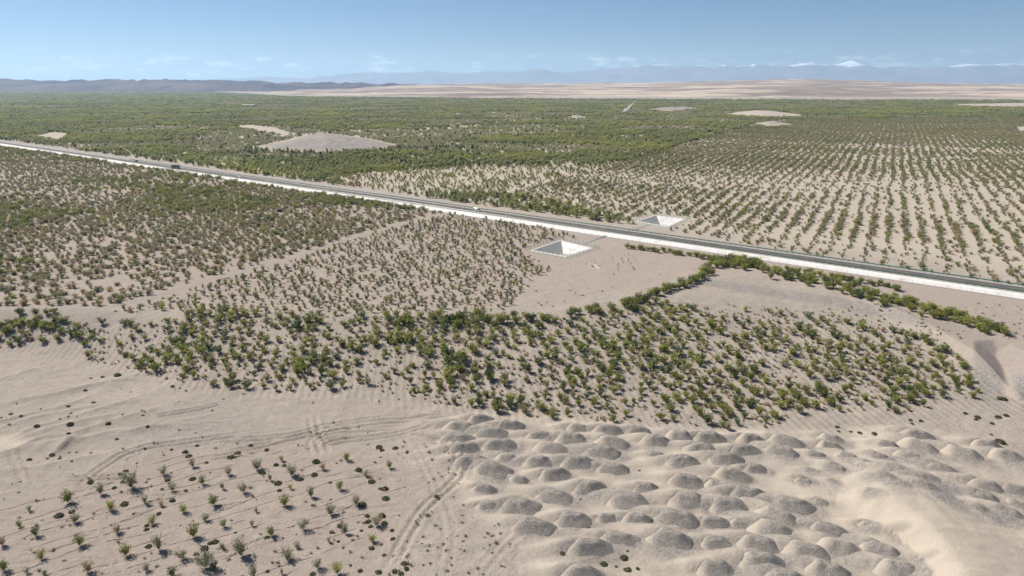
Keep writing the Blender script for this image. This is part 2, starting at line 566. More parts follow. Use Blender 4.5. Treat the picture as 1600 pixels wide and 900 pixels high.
def ground_mat():
    m, nt, b = mat_new('ground_sand')
    pos = nt.nodes.new('ShaderNodeNewGeometry').outputs['Position']
    at = nt.nodes.new('ShaderNodeAttribute'); at.attribute_name = 'zone'
    sep = nt.nodes.new('ShaderNodeSeparateColor'); nt.links.new(at.outputs['Color'], sep.inputs[0])
    n1 = noise(nt, .035, 5, .6, pos); n2 = noise(nt, .45, 6, .65, pos); n3 = noise(nt, 4.0, 5, .7, pos)
    c = mixc(nt, mrange(nt, n1, .35, .68), SAND, tuple(v * 1.13 for v in SAND))
    c = mixc(nt, mrange(nt, n2, .40, .70, 0, .6), c, (.29, .24, .198))
    c = mixc(nt, mrange(nt, noise(nt, .16, 5, .65, pos), .50, .66, 0, .45), c, (.30, .255, .222))
    # zones: grey gravelly soil, pale drift sand, disturbed pinkish soil
    gfac = math2(nt, 'MULTIPLY', sep.outputs[0], mrange(nt, n2, .25, .6, .55, 1))
    gv = nt.nodes.new('ShaderNodeTexVoronoi'); gv.inputs['Scale'].default_value = 2.6; nt.links.new(pos, gv.inputs['Vector'])
    gs = nt.nodes.new('ShaderNodeSeparateColor'); nt.links.new(gv.outputs['Color'], gs.inputs[0])
    c = mixc(nt, gfac, c, mixc(nt, gs.outputs[0], tuple(v * .72 for v in GREY), tuple(v * 1.5 for v in GREY)))
    c = mixc(nt, sep.outputs[1], c, PALE)
    pf = math2(nt, 'MULTIPLY', sep.outputs[2], mrange(nt, n2, .35, .6, .35, 1))
    c = mixc(nt, pf, c, (.345, .282, .238))
    c = mixc(nt, mrange(nt, n3, .38, .72, 0, .42), c, (.24, .20, .165))
    c = mixc(nt, mrange(nt, noise(nt, 1.4, 5, .7, pos), .52, .70, 0, .5), c, tuple(v * 1.25 for v in SAND))
    nt.links.new(c, b.inputs['Base Color'])
    b.inputs['Roughness'].default_value = .95; b.inputs['Specular IOR Level'].default_value = .1
    rough_amt = math2(nt, 'SUBTRACT', 1.0, math2(nt, 'MULTIPLY', sep.outputs[1], .7))
    hgt = math2(nt, 'ADD', math2(nt, 'MULTIPLY', noise(nt, 1.3, 5, .7, pos), .7), math2(nt, 'MULTIPLY', n3, .35))
    hgt = math2(nt, 'MULTIPLY', hgt, rough_amt)
    bump(nt, b, hgt, 1.0, .55)
    return m


M_ground = ground_mat()


def mound_mat():
    m, nt, b = mat_new('gravel')
    ge = nt.nodes.new('ShaderNodeNewGeometry'); pos = ge.outputs['Position']
    at = nt.nodes.new('ShaderNodeAttribute'); at.attribute_name = 'sand'
    vor = nt.nodes.new('ShaderNodeTexVoronoi'); vor.inputs['Scale'].default_value = 5.5
    nt.links.new(pos, vor.inputs['Vector'])
    peb = nt.nodes.new('ShaderNodeSeparateColor'); nt.links.new(vor.outputs['Color'], peb.inputs[0])
    n1 = noise(nt, 1.1, 5, .65, pos)
    g = mixc(nt, mrange(nt, peb.outputs[0], .1, .95, 0, 1, False), (.155, .140, .124), (.325, .295, .256))
    g = mixc(nt, mrange(nt, n1, .35, .7, 0, .5), g, GRAV)
    f = math2(nt, 'ADD', at.outputs['Fac'], math2(nt, 'MULTIPLY', math2(nt, 'SUBTRACT', noise(nt, 2.2, 5, .7, pos), .5), .75))
    c = mixc(nt, mrange(nt, f, .36, .95), g, tuple(v * .92 for v in PALE))
    nt.links.new(c, b.inputs['Base Color'])
    b.inputs['Roughness'].default_value = .95; b.inputs['Specular IOR Level'].default_value = .1
    bump(nt, b, vor.outputs['Distance'], .5, .12)
    return m


M_gravel = mound_mat()


def leaf_mat(name, ca, cb, cpatch=None, patch_scale=.012, trans=.38):
    m, nt, b = mat_new(name)
    oi = nt.nodes.new('ShaderNodeObjectInfo')
    pos = nt.nodes.new('ShaderNodeNewGeometry').outputs['Position']
    c = mixc(nt, oi.outputs['Random'], ca, cb)
    c = mixc(nt, mrange(nt, noise(nt, .9, 3, .6, pos), .3, .7, 0, .5), c, tuple(v * .72 for v in ca))
    if cpatch:
        c = mixc(nt, mrange(nt, noise(nt, patch_scale, 3, .6, pos), .46, .62, 0, .8), c, cpatch)
    nt.links.new(c, b.inputs['Base Color'])
    b.inputs['Roughness'].default_value = .75; b.inputs['Specular IOR Level'].default_value = .15
    tr = nt.nodes.new('ShaderNodeBsdfTranslucent'); nt.links.new(c, tr.inputs[0])
    mx = nt.nodes.new('ShaderNodeMixShader'); mx.inputs[0].default_value = trans
    nt.links.new(b.outputs[0], mx.inputs[1]); nt.links.new(tr.outputs[0], mx.inputs[2])
    nt.links.new(mx.outputs[0], nt.nodes['Material Output'].inputs[0])
    return m


M_leaf = {
    'green': leaf_mat('leaf_green', (.190, .230, .052), (.300, .300, .085)),
    'bright': leaf_mat('leaf_bright', (.30, .335, .075), (.39, .38, .115)),
    'dark': leaf_mat('leaf_dark', (.100, .145, .055), (.145, .180, .068)),
    'grey': leaf_mat('leaf_greygreen', (.265, .275, .175), (.33, .33, .21)),
    'tan': leaf_mat('leaf_dry', (.40, .325, .195), (.46, .355, .22)),
    'olive': leaf_mat('leaf_olive', (.30, .28, .13), (.39, .34, .17)),
    'cushion': leaf_mat('leaf_cushion', (.125, .140, .070), (.185, .180, .095)),
    'brown': leaf_mat('dead_twig', (.17, .13, .09), (.24, .185, .12)),
}
M_leaf['forest'] = leaf_mat('leaf_forest', (.285, .310, .130), (.37, .37, .16), (.42, .42, .125), .006)
M_leaf['forest2'] = leaf_mat('leaf_forest_olive', (.355, .34, .205), (.43, .39, .23), (.32, .35, .135), .005)
M_bark = plain('bark', (.20, .155, .105), .9, var=.25)
M_asph, _nt, _b = mat_new('asphalt')
_p = _nt.nodes.new('ShaderNodeNewGeometry').outputs['Position']
_c = mixc(_nt, noise(_nt, .35, 5, .65, _p), (.070, .066, .068), (.118, .110, .108))
_c = mixc(_nt, mrange(_nt, noise(_nt, .05, 5, .7, _p), .52, .70, 0, .55), _c, (.24, .205, .17))
_nt.links.new(_c, _b.inputs['Base Color']); _b.inputs['Roughness'].default_value = .85
M_shoulder = plain('gravel_shoulder', (.36, .325, .28), .95, var=.15, scale=.8)
M_track = plain('gravel_track', (.30, .28, .255), .95, var=.12, scale=.2)
M_white, _nt, _b = mat_new('white_concrete')
_p = _nt.nodes.new('ShaderNodeNewGeometry').outputs['Position']
_c = mixc(_nt, noise(_nt, .6, 5, .65, _p), (.56, .55, .525), (.72, .71, .68))
_c = mixc(_nt, mrange(_nt, noise(_nt, .13, 6, .7, _p), .50, .68, 0, .65), _c, (.46, .405, .335))
_nt.links.new(_c, _b.inputs['Base Color']); _b.inputs['Roughness'].default_value = .85
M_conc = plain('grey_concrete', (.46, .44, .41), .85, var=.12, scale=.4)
M_paint = plain('white_paint', (.72, .72, .70), .7, var=.05)
M_yellow = plain('yellow_paint', (.62, .42, .06), .7, var=.08)
M_green = plain('green_steel', (.022, .14, .085), .4, .0, var=.1, spec=.6)
M_mesh = plain('green_wire', (.10, .26, .19), .5, 0, var=.1)
M_steel = plain('galvanised_steel', (.33, .34, .34), .45, .5, var=.1)
M_wood = plain('weathered_wood', (.14, .115, .09), .9, var=.2)
M_stick = plain('bleached_wood', (.66, .60, .50), .9, var=.1)
M_black = plain('black_rubber', (.10, .088, .076), .7, var=.2)
M_car = plain('white_car_paint', (.80, .80, .80), .25, var=.02, spec=.5)
M_dcar = plain('dark_car_paint', (.05, .055, .07), .25, var=.02, spec=.5)
M_glass = plain('car_glass', (.02, .025, .03), .08, var=.02, spec=.8)
M_lamp = plain('lamp_lens', (.6, .58, .5), .2, var=.02)
M_red = plain('red_sign', (.26, .018, .022), .5, var=.06)
M_dark = plain('dark_stain', (.10, .095, .085), .9, var=.2)

# ------------------------------------------------------------------ ground sheet
xs = list(np.arange(0, 200, .55)); st = .55
while xs[-1] < 39000:
    st *= 1.055; xs.append(xs[-1] + st)
xs = np.array(sorted([-v for v in xs[1:]] + xs))
ys = [30.0]
while ys[-1] < 38000:
    v = ys[-1]
    ys.append(v + (2 if v < 80 else .30 + (v - 80) * .0028 if v < 250 else .8 + (v - 250) * .012 if v < 1500 else v * .035))
ys = np.array([-6000., -1500., -400., -100., -30., 0., 15.] + ys)
GX, GY = np.meshgrid(xs, ys)
GZ = height(GX, GY)
# ground behind the camera joins the foreground level
me = grid_mesh('ground', GX, GY, GZ)
fx, fy = GX.ravel(), GY.ravel(); fz = GZ.ravel()
px, py = topix(fx, fy, fz)
zone = np.zeros((fx.size, 4), np.float32); zone[:, 3] = 1
tr_ = terrace(fx, fy)
nz = fbm(fx / 40, fy / 40, 3, 77)
grey = np.zeros(fx.size); pale = np.zeros(fx.size); pink = np.zeros(fx.size)
fl_px = [(-400, 830), (0, 790), (110, 755), (240, 705), (430, 690), (600, 705), (665, 740), (640, 800), (600, 900), (600, 1200), (-400, 1200)]
pink += np.where(inpoly(px, py, fl_px) & (fy > 60), .8, 0)
nb = near_mask(fx, fy)
grey += np.where(nb & (tr_ < .1), .25 * sstep(.45, .7, nz), 0)
d_, s_, a_ = seg_dist(fx[nb], fy[nb], pit_poly, True)
ins = inpoly(fx[nb], fy[nb], pit_poly)
pitg = sstep(-1, 1, np.where(ins, d_, -d_)) * (1 - sstep(6, 8.5, np.where(ins, d_, 0))) * sstep(0, .3, tr_[nb] + .1) * (fx[nb] < 163)
grey[nb] = np.maximum(grey[nb], pitg)
mz = inpoly(fx[nb], fy[nb], mound_zone)
d_, s_, a_ = seg_dist(fx[nb], fy[nb], mound_zone, True)
pale[nb] = np.maximum(pale[nb], sstep(-3, 2.5, np.where(mz, d_, -d_)) * (.50 + .45 * sstep(.4, .6, fbm(fx[nb] / 7, fy[nb] / 7, 3, 19))))
grey[nb] = np.maximum(grey[nb], np.where(mz, .62 * sstep(.50, .66, fbm(fx[nb] / 6, fy[nb] / 4, 3, 29)), 0))
spill = np.zeros(nb.sum()); _x, _y = fx[nb], fy[nb]
for (mx, my, W, D, an, hm) in MND:
    m = (np.abs(_x - mx) < W * 2.2) & (np.abs(_y - my) < W * 2.2)
    ca_, sa_ = math.cos(an), math.sin(an)
    u = (_x[m] - mx) * ca_ + (_y[m] - my) * sa_; v = -(_x[m] - mx) * sa_ + (_y[m] - my) * ca_
    spill[m] = np.maximum(spill[m], np.exp(-(((u - .15 * W) / (W * 1.15)) ** 2 + ((v + .25 * D) / (D * 1.15)) ** 2)))
spill = np.clip(spill * 1.7 * (.25 + 1.3 * fbm(_x / 2.6, _y / 2.6, 3, 61)) - .25, 0, 1)
grey[nb] = np.maximum(grey[nb], .95 * spill); pale[nb] *= 1 - .8 * spill
dz = inpoly(px, py, [(1340, 782), (1400, 786), (1480, 806), (1650, 838), (1650, 960), (1490, 960), (1450, 880), (1385, 825)]) & (fy > 60)
grey[dz] = 0; pale[dz] = .95
# pale field beyond the highway, pink soil on this side of it, gravel on the bare dunes
ru, rv = road_uv(fx, fy)
pale = np.maximum(pale, np.where((rv > 0) & (fy < 3000), .85 * sstep(10, 60, rv), 0))
pink = np.maximum(pink, np.where((rv < 0) & (tr_ > 1), .75 * sstep(1, 1.2, tr_), 0))
salt = np.exp(-(((px - 8) / 26) ** 2 + ((py - 690) / 9) ** 2)) * (fy > 60)
pale = np.maximum(pale, np.clip(salt * 1.6, 0, 1))
for k, g in enumerate(bare_g):
    P = np.array(g)
    m = (fx > P[:, 0].min() - 50) & (fx < P[:, 0].max() + 50) & (fy > P[:, 1].min() - 50) & (fy < P[:, 1].max() + 50)
    if m.any():
        d_, s_, a_ = seg_dist(fx[m], fy[m], g, True); ins = inpoly(fx[m], fy[m], g)
        sd = np.where(ins, d_, -d_)
        if k in (1, 3, 5, 6): grey[m] = np.maximum(grey[m], sstep(0, 18, sd)); pale[m] *= 1 - .9 * sstep(0, 18, sd)
        else: pale[m] = np.maximum(pale[m], .5 * sstep(-5, 8, sd))
for line, wd, am in (([(1080, 440), (1180, 452), (1300, 466), (1400, 486), (1500, 516), (1600, 552), (1700, 590)], 7, .75), ([(-60, 486), (150, 484), (260, 459), (404, 418), (485, 394), (555, 369), (640, 347)], 3, .5)):
    d_, s_, a_ = seg_dist(fx, fy, gpts(line)); grey = np.maximum(grey, am * (1 - sstep(wd * .5, wd, d_)))
zone[:, 0], zone[:, 1], zone[:, 2] = grey, pale, pink
ca = me.attributes.new('zone', 'FLOAT_COLOR', 'POINT'); ca.data.foreach_set('color', zone.ravel())
g_o = link('ground', me, mat=M_ground); g_o['kind'] = 'structure'

# ------------------------------------------------------------------ far hills and mountains
def hill_mat(name, lo, hi, snow=None, pale=None, scale=.002):
    m, nt, b = mat_new(name)
    ge = nt.nodes.new('ShaderNodeNewGeometry'); pos = ge.outputs['Position']
    n1 = noise(nt, scale, 6, .65, pos)
    c = mixc(nt, mrange(nt, n1, .35, .65), lo, hi)
    if pale:
        mp = nt.nodes.new('ShaderNodeMapping'); mp.inputs['Scale'].default_value = (.35, 1.6, 3); nt.links.new(pos, mp.inputs[0])
        c = mixc(nt, mrange(nt, noise(nt, scale * 1.1, 5, .6, mp.outputs[0]), .47, .58), c, pale)
    if snow:
        sp = nt.nodes.new('ShaderNodeSeparateXYZ'); nt.links.new(pos, sp.inputs[0])
        hz = math2(nt, 'ADD', sp.outputs[2], math2(nt, 'MULTIPLY', noise(nt, .002, 5, .65, pos), 600))
        c = mixc(nt, mrange(nt, hz, snow, snow + 110), c, (.85, .87, .9))
    nt.links.new(c, b.inputs['Base Color']); b.inputs['Roughness'].default_value = .95; b.inputs['Specular IOR Level'].default_value = .05
    return m


def ridge(x, y, s, o=5):
    v = 0; a = .5
    for k in range(o):
        v = v + a * (1 - np.abs(2 * vnoise(x, y, s + 31 * k) - 1)); x = x * 2.1 + 3.1; y = y * 2.1 + 7.7; a *= .5
    return v


def pxat(x, d): return 800 + FPX * x / (d * CP)


# tan dune hills behind the plantation
X, Y = np.meshgrid(np.linspace(-9000, 12000, 420), np.concatenate([np.linspace(3600, 6000, 50), np.linspace(6060, 13000, 70)]))
PXh = 800 + FPX * X / Y
top = np.interp(PXh, [200, 420, 560, 640, 700, 800, 900, 1000, 1100, 1200, 1300, 1400, 1500, 1600, 1900], [-20, -5, 30, 62, 78, 84, 84, 92, 115, 142, 124, 100, 86, 80, 72])
fr = sstep(3900, 9500, Y)
dune = ridge(X / 700, Y / 420, 5, 5)
Z = -14 + (top + 14) * fr * (.84 + .34 * fbm(X / 1500, Y / 900, 4, 12)) + 48 * (dune - .5) * sstep(3900, 5200, Y) * sstep(250, 520, PXh) * (1 - .4 * fr)
Z = Z - 60 * sstep(10500, 13000, Y)
Z = np.where(PXh < 400, np.minimum(Z, -6), Z)
o = link('dune_hills', grid_mesh('dune_hills', X, Y, Z), mat=hill_mat('hill_tan', (.20, .150, .125), (.31, .235, .19), pale=(.50, .41, .315), scale=.0016)); o['kind'] = 'structure'
# dark rocky hills on the left
X, Y = np.meshgrid(np.linspace(-12500, 1100, 620), np.linspace(7900, 11400, 90))
PXh = 800 + FPX * X / Y
top = np.interp(PXh, [-500, 0, 40, 130, 200, 270, 340, 420, 480, 560, 620, 680, 760], [190, 196, 204, 182, 186, 190, 176, 158, 140, 132, 118, 70, 10])
sh = np.exp(-((Y - 9700) / 950) ** 2)
top = 80 + (top - 80) * .62
Z = -20 + (top + 20) * sh * (.50 + .62 * ridge(X / 300, Y / 440, 3, 6))
o = link('rocky_hills', grid_mesh('rocky_hills', X, Y, Z), mat=hill_mat('hill_dark', (.055, .042, .056), (.15, .11, .105), scale=.0016)); o['kind'] = 'structure'
# snow range
X, Y = np.meshgrid(np.linspace(-33000, 38000, 620), np.linspace(26000, 36500, 60))
PXh = 800 + FPX * X / Y
top = np.interp(PXh, [-400, 100, 350, 520, 640, 760, 830, 900, 1000, 1150, 1300, 1450, 1600, 2000], [200, 250, 500, 800, 960, 980, 1230, 1120, 1420, 1480, 1520, 1560, 1540, 1500])
sh = np.clip(1 - np.abs(Y - 31000) / 5000, 0, 1)
Z = -30 + .633 * top * sh * (.52 + .68 * ridge(X / 2300, Y / 1700, 8, 6))
o = link('snow_mountains', grid_mesh('snow_mountains', X, Y, Z), mat=hill_mat('mountain', (.19, .19, .21), (.27, .265, .27), snow=1120, scale=.001)); o['kind'] = 'structure'

# ------------------------------------------------------------------ highway
def rpt(u, v, z): return (ra[0] + RD[0] * u + RN[0] * v, ra[1] + RD[1] * u + RN[1] * v, z)


U0, U1 = -260.0, 2600.0
us = np.concatenate([np.arange(U0, 900, 10.0), np.linspace(900, U1, 60)])


def strip(name, prof, mat, kind='structure', ua=None):
    uu = us if ua is None else ua
    v = [rpt(u, a, z) for u in uu for a, z in prof]
    k = len(prof)
    f = [(i * k + j, i * k + j + 1, (i + 1) * k + j + 1, (i + 1) * k + j) for i in range(len(uu) - 1) for j in range(k - 1)]
    o = link(name, pyd(name, v, f, mat)); o['kind'] = kind
    return o


HW = 6.3                                         # half width of the formation
strip('embankment', [(-HW - 3.1, -.25), (-HW, ROAD_Z - .03), (HW, ROAD_Z - .03), (HW + 3.1, -.25)], M_shoulder)
strip('highway', [(-4.4, ROAD_Z), (0, ROAD_Z + .07), (4.4, ROAD_Z)], M_asph)
strip('slope_lining', [(-HW - 2.7, .04), (-HW - .22, ROAD_Z - .08)], M_white)
strip('slope_lining', [(HW + .22, ROAD_Z - .08), (HW + 2.7, .04)], M_white)
strip('toe_gutter', [(-HW - 3.5, .06), (-HW - 2.85, .05)], M_conc)
strip('gravel_track', [(16.5, .10), (24.0, .10)], M_track, ua=np.arange(330, 2600, 20.))
strip('gravel_track', [(9.6, .05), (15.5, .09)], M_track, ua=np.arange(-100, 2600, 20.))
strip('painted_edge_line', [(-4.1, ROAD_Z + .014), (-3.92, ROAD_Z + .017)], M_paint)
strip('painted_edge_line', [(3.92, ROAD_Z + .017), (4.1, ROAD_Z + .014)], M_paint)
mb = MB()
for k in range(int((1200 - U0) / 10)):
    u = U0 + k * 10
    mb.add([rpt(u, -.08, ROAD_Z + .076), rpt(u + 5, -.08, ROAD_Z + .076), rpt(u + 5, .08, ROAD_Z + .076), rpt(u, .08, ROAD_Z + .076)], [(0, 3, 2, 1)])
o = link('painted_centre_line', mb.mesh('painted_centre_line', M_yellow)); o['kind'] = 'structure'

RZ = math.atan2(RD[1], RD[0])
PS = 2.78
post_me = MB().box(0, 0, .40, .16, .16, .86).mesh('guardrail_post', M_green)
refl_me = MB().box(0, 0, .70, .14, .30, .34).mesh('spacer_block', M_green)


def guardrail(v, side, label):
    root = link('guardrail', None, loc=rpt(0, v, ROAD_Z - .04), rz=RZ); tag(root, label, 'guardrail')
    ua, ub = -45.0, 790.0
    prof = [(0, .44), (.09, .50), (0, .58), (0, .64), (.09, .72), (0, .80), (-.03, .80), (-.03, .44)]
    nU = 120
    uu = np.linspace(ua, ub, nU)
    V = [(u, side * a, z) for u in uu for a, z in prof]; k = len(prof)
    f = [(i * k + j, i * k + (j + 1) % k, (i + 1) * k + (j + 1) % k, (i + 1) * k + j) for i in range(nU - 1) for j in range(k)]
    link('rail', pyd('guardrail_beam', V, f, M_green), root)
    n = int((ub - ua) / PS)
    for i in range(n):
        link('post', post_me, root, (ua + PS * i, -side * .16, 0))
    return root


guardrail(-HW + .55, 1, 'dark green steel guardrail above the white lined slope')
guardrail(HW - .55, -1, 'dark green steel guardrail beside the pale gravel verge, across the asphalt')

fpost_me = MB().box(0, 0, .82, .08, .08, 1.75).mesh('fence_post', M_steel)


def fence_line(p0, p1, label, step, mat_wire, post, hgt=1.6, wires=5, wr=.018):
    p0 = np.array(p0, float); p1 = np.array(p1, float)
    d = p1 - p0; L = np.linalg.norm(d); rz = math.atan2(d[1], d[0])
    root = link('wire_fence', None, loc=(p0[0], p0[1], 0), rz=rz); tag(root, label, 'fence')
    n = int(L / step)
    q = [p0 + d * i / n for i in range(n + 1)]
    z = height(np.array([a[0] for a in q]), np.array([a[1] for a in q]))
    for i in range(n + 1):
        link('post', post, root, (L * i / n, 0, float(z[i])))
    for w in range(wires):
        hh = .2 + (hgt - .25) * w / max(1, wires - 1)
        pts = [(L * i / n, 0, float(z[i]) + hh) for i in range(n + 1)]
        link('wire', MB().tube(pts, wr, 4).mesh('fence_wire', mat_wire), root)
    return root


fence_line(rpt(-60, -HW - 4.4, 0)[:2], rpt(300, -HW - 4.4, 0)[:2], 'long thin wire fence at the foot of the white roadside slope', 4.2, M_steel, fpost_me, wires=5)
gpost_me = MB().box(0, 0, .8, .07, .07, 1.7).mesh('green_fence_post', M_mesh)
fence_line(rpt(-60, HW + 4.6, 0)[:2], rpt(300, HW + 4.6, 0)[:2], 'long green wire fence along the row-planted field side of the highway', 4.2, M_mesh, gpost_me, wires=8, wr=.022)

# ------------------------------------------------------------------ drainage basins
def basin(B, label, flabel, spill_edge):
    c = np.mean(B, axis=0)
    rim = shrink(B, 2.0); top = shrink(B, 2.9); bot_s = shrink(B, 9.0)
    bc = np.mean(bot_s, axis=0)
    root = link('drainage_basin', None, loc=(c[0], c[1], 0)); tag(root, label, 'basin', 'concrete drainage basins beside the highway')
    P = lambda q, z: (q[0] - c[0], q[1] - c[1], z)
    zt, zb = .22, -4.2
    nm = ['lining_panel'] * 4
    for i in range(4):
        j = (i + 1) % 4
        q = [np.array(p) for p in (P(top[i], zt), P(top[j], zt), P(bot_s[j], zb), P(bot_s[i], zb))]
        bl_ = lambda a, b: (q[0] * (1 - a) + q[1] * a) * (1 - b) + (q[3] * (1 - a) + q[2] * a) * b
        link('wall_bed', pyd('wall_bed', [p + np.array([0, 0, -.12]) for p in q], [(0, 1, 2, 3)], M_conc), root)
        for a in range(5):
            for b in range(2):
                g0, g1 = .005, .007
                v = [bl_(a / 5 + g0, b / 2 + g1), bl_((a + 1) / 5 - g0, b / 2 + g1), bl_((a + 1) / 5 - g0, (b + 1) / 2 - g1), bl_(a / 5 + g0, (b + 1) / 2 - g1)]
                link('lining_panel', pyd('lining_panel', v, [(0, 1, 2, 3)], M_conc if i in (0, 3) else M_white), root)  # walls turned from the sun get greyer panels, their shade put into colour
    link('floor', pyd('basin_floor', [P(b, zb + .01) for b in bot_s], [(0, 1, 2, 3)], M_shoulder), root)
    out = shrink(B, 1.2)
    v = []
    for q in (out, top):
        v += [P(p, .04 if q is out else zt + .03) for p in q]
    mid = shrink(B, 2.0); v += [P(p, zt + .03) for p in mid]
    f = []
    for i in range(4):
        j = (i + 1) % 4
        f += [(i, j, 8 + j, 8 + i), (8 + i, 8 + j, 4 + j, 4 + i)]
    link('rim', pyd('basin_rim', v, f, M_conc), root)
    # spillway groove down one wall and the inlet channel towards the embankment
    i, j = spill_edge
    t0 = np.array(top[i]) * .45 + np.array(top[j]) * .55; b0 = np.array(bot_s[i]) * .45 + np.array(bot_s[j]) * .55
    e = (np.array(top[j]) - np.array(top[i])); e /= np.linalg.norm(e)
    inn = (b0 - t0); inn /= np.linalg.norm(inn)
    v = []
    for p, z in ((t0 - inn * .8, zt + .02), (b0, zb)):
        v += [P(p - e * .55, z + .10), P(p - e * .40, z + .10), P(p - e * .38, z + .03), P(p + e * .38, z + .03), P(p + e * .40, z + .10), P(p + e * .55, z + .10)]
    link('spillway', pyd('spillway', v, [(k, k + 1, k + 7, k + 6) for k in (0, 1, 2, 3, 4)], M_dark), root)
    u_, v_ = road_uv(t0[0], t0[1])
    sgn = 1 if v_ > 0 else -1
    e2 = np.array(rpt(u_, sgn * (HW + 2.2), 0)[:2]) - t0; L2 = np.linalg.norm(e2); e2 /= L2
    n2 = np.array([-e2[1], e2[0]])
    mb = MB()
    for s in (-1, 1):
        q0 = t0 + e2 * 3.0 + n2 * s * .9; q1 = t0 + e2 * L2 + n2 * s * .9
        a = np.array(P(q0, .25)); b = np.array(P(q1, .45)); w = np.array([n2[0], n2[1], 0]) * .16; dn = np.array([0, 0, -.5])
        mb.add([a - w, a + w, b + w, b - w, a - w + dn, a + w + dn, b + w + dn, b - w + dn], [(0, 1, 2, 3), (0, 3, 7, 4), (1, 5, 6, 2), (0, 4, 5, 1), (3, 2, 6, 7)])
    a, b = P(t0 + e2 * 3.0, .06), P(t0 + e2 * L2, .14)
    w = np.array([n2[0], n2[1], 0]) * .75
    mb.add([np.array(a) - w, np.array(a) + w, np.array(b) + w, np.array(b) - w], [(0, 1, 2, 3)])
    link('inlet_channel', mb.mesh('inlet_channel', M_conc), root)
    # fence round it
    fr = link('wire_fence', None, loc=(c[0], c[1], 0)); tag(fr, flabel, 'fence')
    for i in range(4):
        a = np.array(B[i]); b = np.array(B[(i + 1) % 4]); n = max(3, int(np.linalg.norm(b - a) / 2.6))
        for k in range(n): q = a + (b - a) * k / n; link('post', gp2, fr, P(q, 0))
        for w in range(4):
            link('wire', MB().tube([P(a, .3 + w * .45), P(b, .3 + w * .45)], .028, 4).mesh('fence_wire', M_mesh), fr)


gp2 = MB().box(0, 0, .85, .11, .11, 1.8).mesh('basin_fence_post', M_mesh)
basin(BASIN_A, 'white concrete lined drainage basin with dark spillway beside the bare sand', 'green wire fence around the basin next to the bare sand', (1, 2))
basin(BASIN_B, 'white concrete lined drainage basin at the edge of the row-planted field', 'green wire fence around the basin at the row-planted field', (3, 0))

# ------------------------------------------------------------------ vehicles and signs
def wheel_mesh(r, w):
    mb = MB(); k = 12
    v = [(r * math.cos(2 * math.pi * i / k), s * w / 2, r * math.sin(2 * math.pi * i / k)) for s in (-1, 1) for i in range(k)]
    f = [(i, (i + 1) % k, k + (i + 1) % k, k + i) for i in range(k)] + [tuple(range(k))[::-1], tuple(range(k, 2 * k))]
    return mb.add(v, f).mesh('wheel', M_black)


def loft(prof, w, taper=.86, belt=None):
    """side outline (x, z) swept across the width, upper part drawn in"""
    zmax = max(p[1] for p in prof); n = len(prof)
    v = []
    for s in (-1, 1):
        for x, z in prof:
            k = 1 if belt is None or z <= belt else 1 - (1 - taper) * (z - belt) / (zmax - belt)
            v.append((x, s * w / 2 * k, z))
    f = [(i, (i + 1) % n, n + (i + 1) % n, n + i) for i in range(n)] + [tuple(range(n))[::-1], tuple(range(n, 2 * n))]
    return v, f


def vehicle(name, u, vlat, heading, prof, w, belt, paint, wins, wb, wr, label, cat):
    x, y, z = rpt(u, vlat, ROAD_Z + .04)
    root = link(name, None, loc=(x, y, z), rz=RZ + (0 if heading > 0 else math.pi)); tag(root, label, cat)
    V, F = loft(prof, w, .86, belt)
    me = pyd('body', V, F, paint); bo = link('body', me, root)
    bo.modifiers.new('bevel', 'BEVEL').width = .07
    for nm, poly in wins:
        # glass panes, a thin slab just proud of the body
        link(nm, pyd(nm, *slab(poly), M_glass), root)
    wm = wheel_mesh(wr, .24)
    for sx in (-1, 1):
        for sy in (-1, 1): link('wheel', wm, root, (sx * wb / 2, sy * (w / 2 - .1), wr))
    xf = max(p[0] for p in prof)
    for sy in (-1, 1):
        link('headlight', MB().box(xf - .02, sy * w * .36, belt * .72, .10, .34, .16).mesh('headlight', M_lamp), root)
    return root


def slab(poly):
    a, b, c, d = [np.array(p, float) for p in poly]
    n = np.cross(b - a, d - a); n = n / np.linalg.norm(n) * .03
    v = [a, b, c, d, a + n, b + n, c + n, d + n]
    return v, [(0, 3, 2, 1), (4, 5, 6, 7), (0, 1, 5, 4), (1, 2, 6, 5), (2, 3, 7, 6), (3, 0, 4, 7)]


def u_at(px): # parameter along the road of a photo column, on the axis
    a, b, c = ray(px, 452.5 - (1600 - px) * .14375)
    t = (ROAD_Z - HC) / c
    return float(road_uv(a * t, b * t)[0])


van_prof = [(-2.6, .42), (-2.6, 1.15), (-2.5, 2.15), (-2.3, 2.3), (1.0, 2.3), (1.35, 2.2), (1.95, 1.35), (2.6, 1.12), (2.65, .42)]
W = 1.95
def side_pane(x0, x1, z0, z1, s, w, belt=1.15, top=2.3):
    k = lambda z: w / 2 * (1 - .14 * max(0, (z - belt) / (top - belt))) + .004
    p = [(x0, s * k(z0), z0), (x1, s * k(z0), z0), (x1, s * k(z1), z1), (x0, s * k(z1), z1)]
    return p if s < 0 else p[::-1]
vw = []
for s in (-1, 1):
    vw += [('side_window', side_pane(-2.35, -1.55, 1.3, 2.0, s, W)), ('side_window', side_pane(.35, 1.35, 1.3, 2.0, s, W))]
vw += [('windshield', [(1.93, -.82, 1.40), (1.93, .82, 1.40), (1.40, .74, 2.14), (1.40, -.74, 2.14)]),
       ('rear_window', [(-2.60, .8, 1.3), (-2.60, -.8, 1.3), (-2.52, -.74, 2.02), (-2.52, .74, 2.02)])]
vehicle('van', u_at(748), -1.75, -1, van_prof, W, 1.15, M_car, vw, 3.1, .36, 'white van driving on the highway above the young plantation block', 'van')
car_prof = [(-2.2, .38), (-2.2, .9), (-1.75, .98), (-1.2, 1.45), (.3, 1.47), (1.05, .98), (2.1, .82), (2.2, .4)]
cw = []
